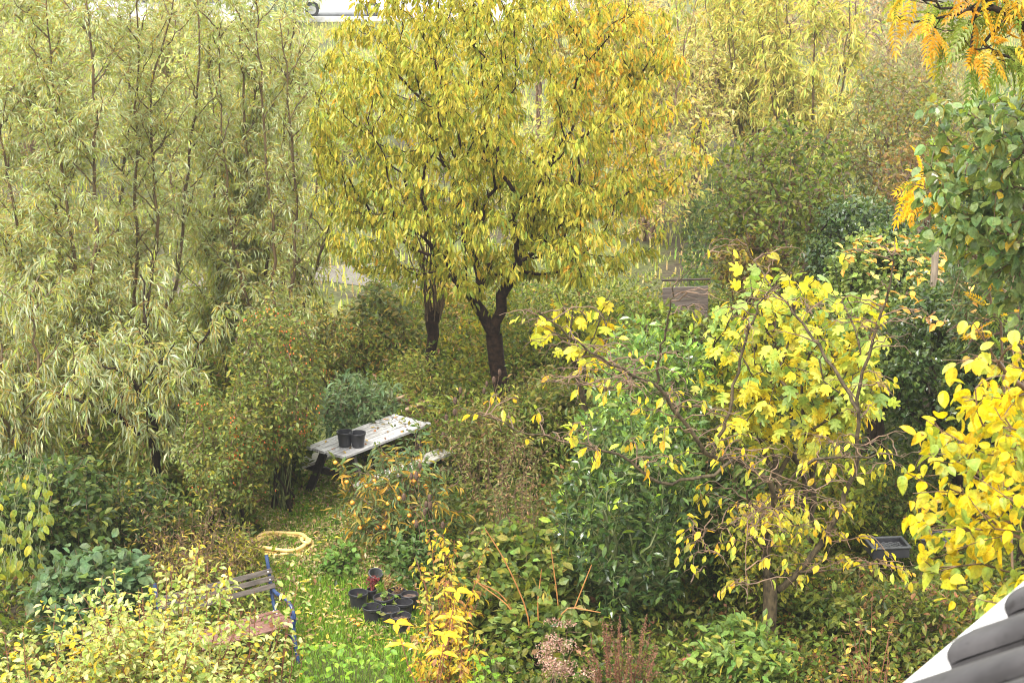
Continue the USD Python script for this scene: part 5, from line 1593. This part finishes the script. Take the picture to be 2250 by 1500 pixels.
def compost_bin():
    a, b = at(1455, 624, z=1.50), at(1560, 634, z=1.50)
    dist = (a[1] + b[1]) / 2
    w = b[0] - a[0]
    o = thing('compost_bin', 'weathered grey brown board compost bin with a dark front standing behind the fig', 'compost bin', ((a[0] + b[0]) / 2, dist, 0), 0.10)
    Wm = noise_material('bin_board', (.15, .115, .098), (.27, .215, .19), 4, .6, .004, (1, 8, 8))
    rng = np.random.default_rng(77)
    for k in range(8):
        part(o, 'back_plank', moved(board(w, .03, .178), (rng.normal(0, .006), .002 * (k % 2), .10 + .186 * k), rng.normal(0, .008), 0, rng.normal(0, .008)), Wm)
    for k in range(5):
        part(o, 'front_plank', moved(board(w, .03, .165), (rng.normal(0, .006), -.55 + .002 * (k % 2), .09 + .172 * k), 0, 0, rng.normal(0, .01)), WOOD_DARK)
        for s in (-1, 1):
            part(o, 'side_plank', moved(board(.028, .49, .165), (s * (w / 2 - .03), -.275, .09 + .172 * k), 0, rng.normal(0, .01)), WOOD_DARK)
    part(o, 'compost', moved(board(w - .1, .48, .2, ch=.06), (0, -.275, .62)), SOIL)
    part(o, 'rail', moved(board(w + .05, .05, .025), (0, .0, 1.60), .005), noise_material('bin_rail', (.05, .035, .025), (.10, .07, .05), 8, .8))
    part(o, 'stake', moved(board(.028, .028, 1.34), (w * -.12, -.60, .67)), noise_material('pale_stick', (.4, .36, .3), (.5, .46, .4), 10, .6))


compost_bin()


def post():
    b = at(2052, 612, y=21.2)
    o = thing('wooden_post', 'grey brown wooden post standing on the ivy bank below the hazel', 'post', (b[0], b[1], 0))
    part(o, 'shaft', moved(board(.075, .075, b[2] + .40, ch=.01), (0, 0, (b[2] + .40) / 2)), noise_material('post_wood', (.13, .10, .07), (.24, .19, .14), 6, .7, .004, (8, 8, 1)))
    part(o, 'cap', moved(board(.085, .085, .03, ch=.008), (0, 0, b[2] + .416)), noise_material('post_cap', (.16, .13, .1), (.26, .22, .17), 6, .7))


post()

# ------------------------------------------------------------------ cars on the car park
GLASSY = usdkit.material(stage, '/World/Looks/car_window', {'p': ('principled_bsdf', {'base_color': (.02, .025, .03), 'roughness': .08, 'specular_ior_level': .8})}, [], surface='p.BSDF')
TYRE = noise_material('tyre_rubber', (.012, .012, .012), (.03, .03, .03), 20, .8)
RIM = noise_material('wheel_rim', (.4, .4, .41), (.55, .55, .56), 10, .35, metallic=.6)
LAMP = noise_material('car_lamp', (.55, .55, .52), (.7, .7, .68), 10, .15)


def car(px, d, label, paint, rz):
    x = gx(px, d)
    o = thing('parked_car', label, 'car', (x, d, .10), rz)
    P = noise_material('paint_' + str(int(px)), paint, tuple(min(1, c * 1.06) for c in paint), 2, .22, spec=.7)
    from shapely.geometry import Polygon
    side = [(-2.1, .32), (-2.12, .62), (-2.0, .80), (-1.25, .92), (-.55, 1.40), (.75, 1.44), (1.45, 1.02), (2.02, .92), (2.1, .6), (2.08, .32)]
    arch = lambda cx: [(cx + .36 * math.cos(a), .31 + .36 * math.sin(a)) for a in np.linspace(0, math.pi, 9)]
    low = [(2.08, .25)] + arch(1.3) + arch(-1.3) + [(-2.1, .25)]
    body = trimesh.creation.extrude_polygon(Polygon(side + low), 1.66, engine='earcut')
    body.apply_transform(trimesh.transformations.rotation_matrix(math.pi / 2, [1, 0, 0]))
    body.apply_translation((0, .83, 0))
    v = body.vertices
    k = np.clip((v[:, 2] - .9) / .55, 0, 1)
    v[:, 1] *= 1 - .16 * k
    body.vertices = v
    part(o, 'body', body, P)
    for s in (-1, 1):
        for i, w in enumerate(([(-1.02, .95), (-.5, 1.33), (.02, 1.36), (.02, .97)], [(.08, .97), (.08, 1.36), (.68, 1.37), (1.15, 1.03), (1.1, .97)])):
            m = trimesh.creation.extrude_polygon(Polygon(w), .012, engine='earcut')
            m.apply_transform(trimesh.transformations.rotation_matrix(math.pi / 2, [1, 0, 0]))
            vv = m.vertices
            kk = np.clip((vv[:, 2] - .9) / .55, 0, 1)
            vv[:, 1] += s * (.836 * (1 - .16 * kk)) + (.012 if s > 0 else 0)
            m.vertices = vv
            part(o, 'window', m, GLASSY)
        for cx in (-1.3, 1.3):
            w = moved(trimesh.creation.cylinder(.31, .2, sections=20), (cx, s * .75, .31), 0, math.pi / 2)
            wp = part(o, 'wheel', w, TYRE, smooth=40)
            hub = moved(trimesh.creation.cylinder(.19, .21, sections=14), (cx, s * .752, .31), 0, math.pi / 2)
            part(o, 'wheel_rim', hub, RIM)
    ws = moved(board(.02, 1.25, .60), (-.93, 0, 1.17), 0, 0, .98)
    part(o, 'windscreen', ws, GLASSY)
    part(o, 'rear_window', moved(board(.02, 1.2, .60), (1.13, 0, 1.245), 0, 0, -1.04), GLASSY)
    for s in (-1, 1):
        part(o, 'headlight', moved(board(.05, .3, .13), (-2.08, s * .6, .68)), LAMP)


car(752, 81.4, 'white car parked on the pale car park behind the top of the cherry tree', (.5, .5, .5), .08)
car(390, 88, 'silver car parked on the car park behind the top of the willows', (.3, .32, .34), -.05)


# ------------------------------------------------------------------ tiled roof corner, near right
TILE = usdkit.material(stage, '/World/Looks/concrete_tile', {
    'g': ('texture_coordinate', {}),
    'n1': ('noise_texture', {'scale': 6.0, 'detail': 5.0}),
    'n2': ('noise_texture', {'scale': 70.0, 'detail': 3.0}),
    'n3': ('noise_texture', {'scale': 26.0, 'detail': 4.0}),
    'r': ('rgb_ramp', {'ramp': [(.3, (.016, .014, .0145)), (.55, (.036, .033, .034)), (.8, (.062, .057, .058))]}),
    'r2': ('rgb_ramp', {'ramp': [(.30, (.40, .37, .33)), (.40, (.95, .95, .95)), (.62, (1, 1, 1)), (.70, (1.5, 1.5, 1.35))]}),
    'm': ('mix_color', {'blend_type': 'multiply', 'fac': .8, 'use_clamp': False}),
    'b': ('bump', {'strength': .5, 'distance': .002}),
    'p': ('principled_bsdf', {'roughness': .6, 'specular_ior_level': .3})},
    [('g.object', 'n1.vector'), ('g.object', 'n2.vector'), ('n1.fac', 'r.fac'), ('g.object', 'n3.vector'), ('n3.fac', 'r2.fac'), ('r.color', 'm.a'), ('r2.color', 'm.b'), ('m.result', 'p.base_color'), ('n2.fac', 'b.height'), ('b.normal', 'p.normal')], surface='p.BSDF')
WHITE = noise_material('white_gutter', (.80, .80, .80), (.86, .86, .86), 3, .3)


def roof():
    zE = at(2000, 1505, y=4.2)[2]
    A, B = at(2030, 1535, z=zE), at(2307, 1293, z=zE)
    e = unit(B - A)
    up0 = np.array([e[1], -e[0], 0.0])
    if up0[0] < 0:
        up0 = -up0
    th = math.radians(35)
    uvec = unit(up0 * math.cos(th) + np.array([0, 0, 1.0]) * math.sin(th))
    nvec = np.cross(e, uvec)
    if nvec[2] < 0:
        nvec = -nvec
    o = thing('house_roof', 'corner of a grey tiled roof with a white gutter at the bottom right', 'roof', (0, 0, 0))
    starts = [at(2115, 1475, z=zE), at(2232, 1363, z=zE)]
    s1 = (starts[0] - A) @ e
    sp = (starts[1] - starts[0]) @ e
    rng = np.random.default_rng(3)
    for k in range(-4, 6):
        s0 = s1 + k * sp
        for row in range(4):
            # one tile: a broad raised roll, then a flat pan with a dark joint; u up the slope, s along the eave
            u0, u1 = row * .42 - .02, row * .42 + .48
            lift = .012 * 1
            prof = []
            for t in np.r_[0, .012, .04, .09, .16, .24, .32, .40, .47, .53, .57, .592, .605, .8, 1]:
                x = t * sp * .985
                if t < .60:
                    z = .055 * math.sin(math.pi * t / .60) ** .36 - .03 * t / .6
                else:
                    z = -.045
                prof.append((x, z))
            prof = np.array(prof)
            top, bot = [], []
            us = [u0 - .0, u0 + .006, u0 + .02, u0 + .05, u1]
            dz = [-.012, -.003, .0, .002, -.016]
            sh = [.012, .005, .001, 0, 0]
            V = []
            for uu, d_, h_ in zip(us, dz, sh):
                for x, z in prof:
                    xx = x + (h_ if x < sp * .3 else -h_ if abs(x - sp * .60) < .02 else 0)
                    V.append(A + e * (s0 + xx) + uvec * uu + nvec * (z + d_ + .02 + .006 * (row == 0) * 0))
            m = len(prof)
            for x, z in prof:                      # underside at the lower end, so that the tile has a thickness
                V.append(A + e * (s0 + x) + uvec * (u0 + .004) + nvec * (z - .022))
            for x, z in prof:
                V.append(A + e * (s0 + x) + uvec * u1 + nvec * (z - .022))
            F = []
            for i in range(4):
                for j in range(m - 1):
                    F.append((i * m + j, i * m + j + 1, (i + 1) * m + j + 1, (i + 1) * m + j))
            for j in range(m - 1):
                F.append((5 * m + j, 5 * m + j + 1, j + 1, j))
                F.append((6 * m + j, 6 * m + j + 1, 5 * m + j + 1, 5 * m + j))
                F.append((4 * m + j, 4 * m + j + 1, 6 * m + j + 1, 6 * m + j))
            for j in (0, m - 1):
                F += [(j, m + j, 5 * m + j, 5 * m + j), (m + j, 4 * m + j, 6 * m + j, 5 * m + j)]
            V, F = np.array(V), np.array(F)
            Ft = np.vstack([F[:, [0, 1, 2]], F[:, [0, 2, 3]]])
            tm_ = trimesh.Trimesh(V, Ft, process=True)
            trimesh.repair.fix_normals(tm_)
            part(o, 'tile', tm_, TILE, smooth=50)
    # the gutter: half round, below the ends of the tiles, and the board behind it
    gl = np.linspace(-1.2, 1.7, 2)
    pr = []
    R = .062
    for a in np.linspace(0, math.pi, 14):
        pr.append((-R - .0 + R * math.cos(a), -R * math.sin(a)))
    pr = [(0.004, .008)] + pr + [(-2 * R - .004, .008), (-2 * R - .010, .004), (-2 * R - .008, -.006)]
    outer = np.array(pr)
    inner = outer * .9 + np.array([-.006, .0])
    rings = []
    for s in gl:
        for q in (outer, inner):
            rings.append(np.array([A + e * s + up0 * (x + .048) + np.array([0, 0, 1.0]) * (z - .012) for x, z in q]))
    V = np.vstack(rings)
    m = len(outer)
    F = []
    for j in range(m - 1):
        F += [(j, j + 1, 2 * m + j + 1, 2 * m + j), (m + j, 3 * m + j, 3 * m + j + 1, m + j + 1)]
    for j in (0, m - 1):
        F += [(j, 2 * m + j, 3 * m + j, m + j)]
    F = np.array(F)
    tm_ = trimesh.Trimesh(V, np.vstack([F[:, [0, 1, 2]], F[:, [0, 2, 3]]]), process=False)
    part(o, 'gutter', tm_, WHITE, smooth=40)
    # white board and wall below
    rot = math.atan2(e[1], e[0])
    mid = A + e * .25 + up0 * .085 + np.array([0, 0, -.13])
    part(o, 'fascia_board', moved(board(2.9, .025, .2), mid, rot), WHITE)
    under = A + e * .25 + uvec * .62 + nvec * -.035
    M = np.eye(4)
    M[:3, 0], M[:3, 1], M[:3, 2], M[:3, 3] = e, uvec, np.cross(e, uvec), under
    bb = board(2.9, 1.1, .02)
    bb.apply_transform(M)
    part(o, 'roof_deck', bb, noise_material('dark_felt', (.02, .02, .02), (.035, .035, .035), 5, .9))
    wall = moved(board(2.9, .25, zE - .3), A + e * .25 + up0 * .36 + np.array([0, 0, -(zE - .3) / 2 - .25]), rot)
    part(o, 'wall', wall, noise_material('render_wall', (.5, .47, .42), (.6, .57, .52), 4, .8))


roof()

# ------------------------------------------------------------------ the damp air
hz = trimesh.creation.box((900, 900, 16.5))
hz.apply_translation((0, 215, 16.5 / 2 - 1.2))
HAZE_M = usdkit.material(stage, '/World/Looks/damp_haze', {'v': ('principled_volume', {'color': (.93, .95, .96), 'density': HAZE, 'anisotropy': .2})}, [], volume='v.volume')
single('haze', hz, HAZE_M, 'pale damp air that veils the far trees', 'haze', kind='stuff')
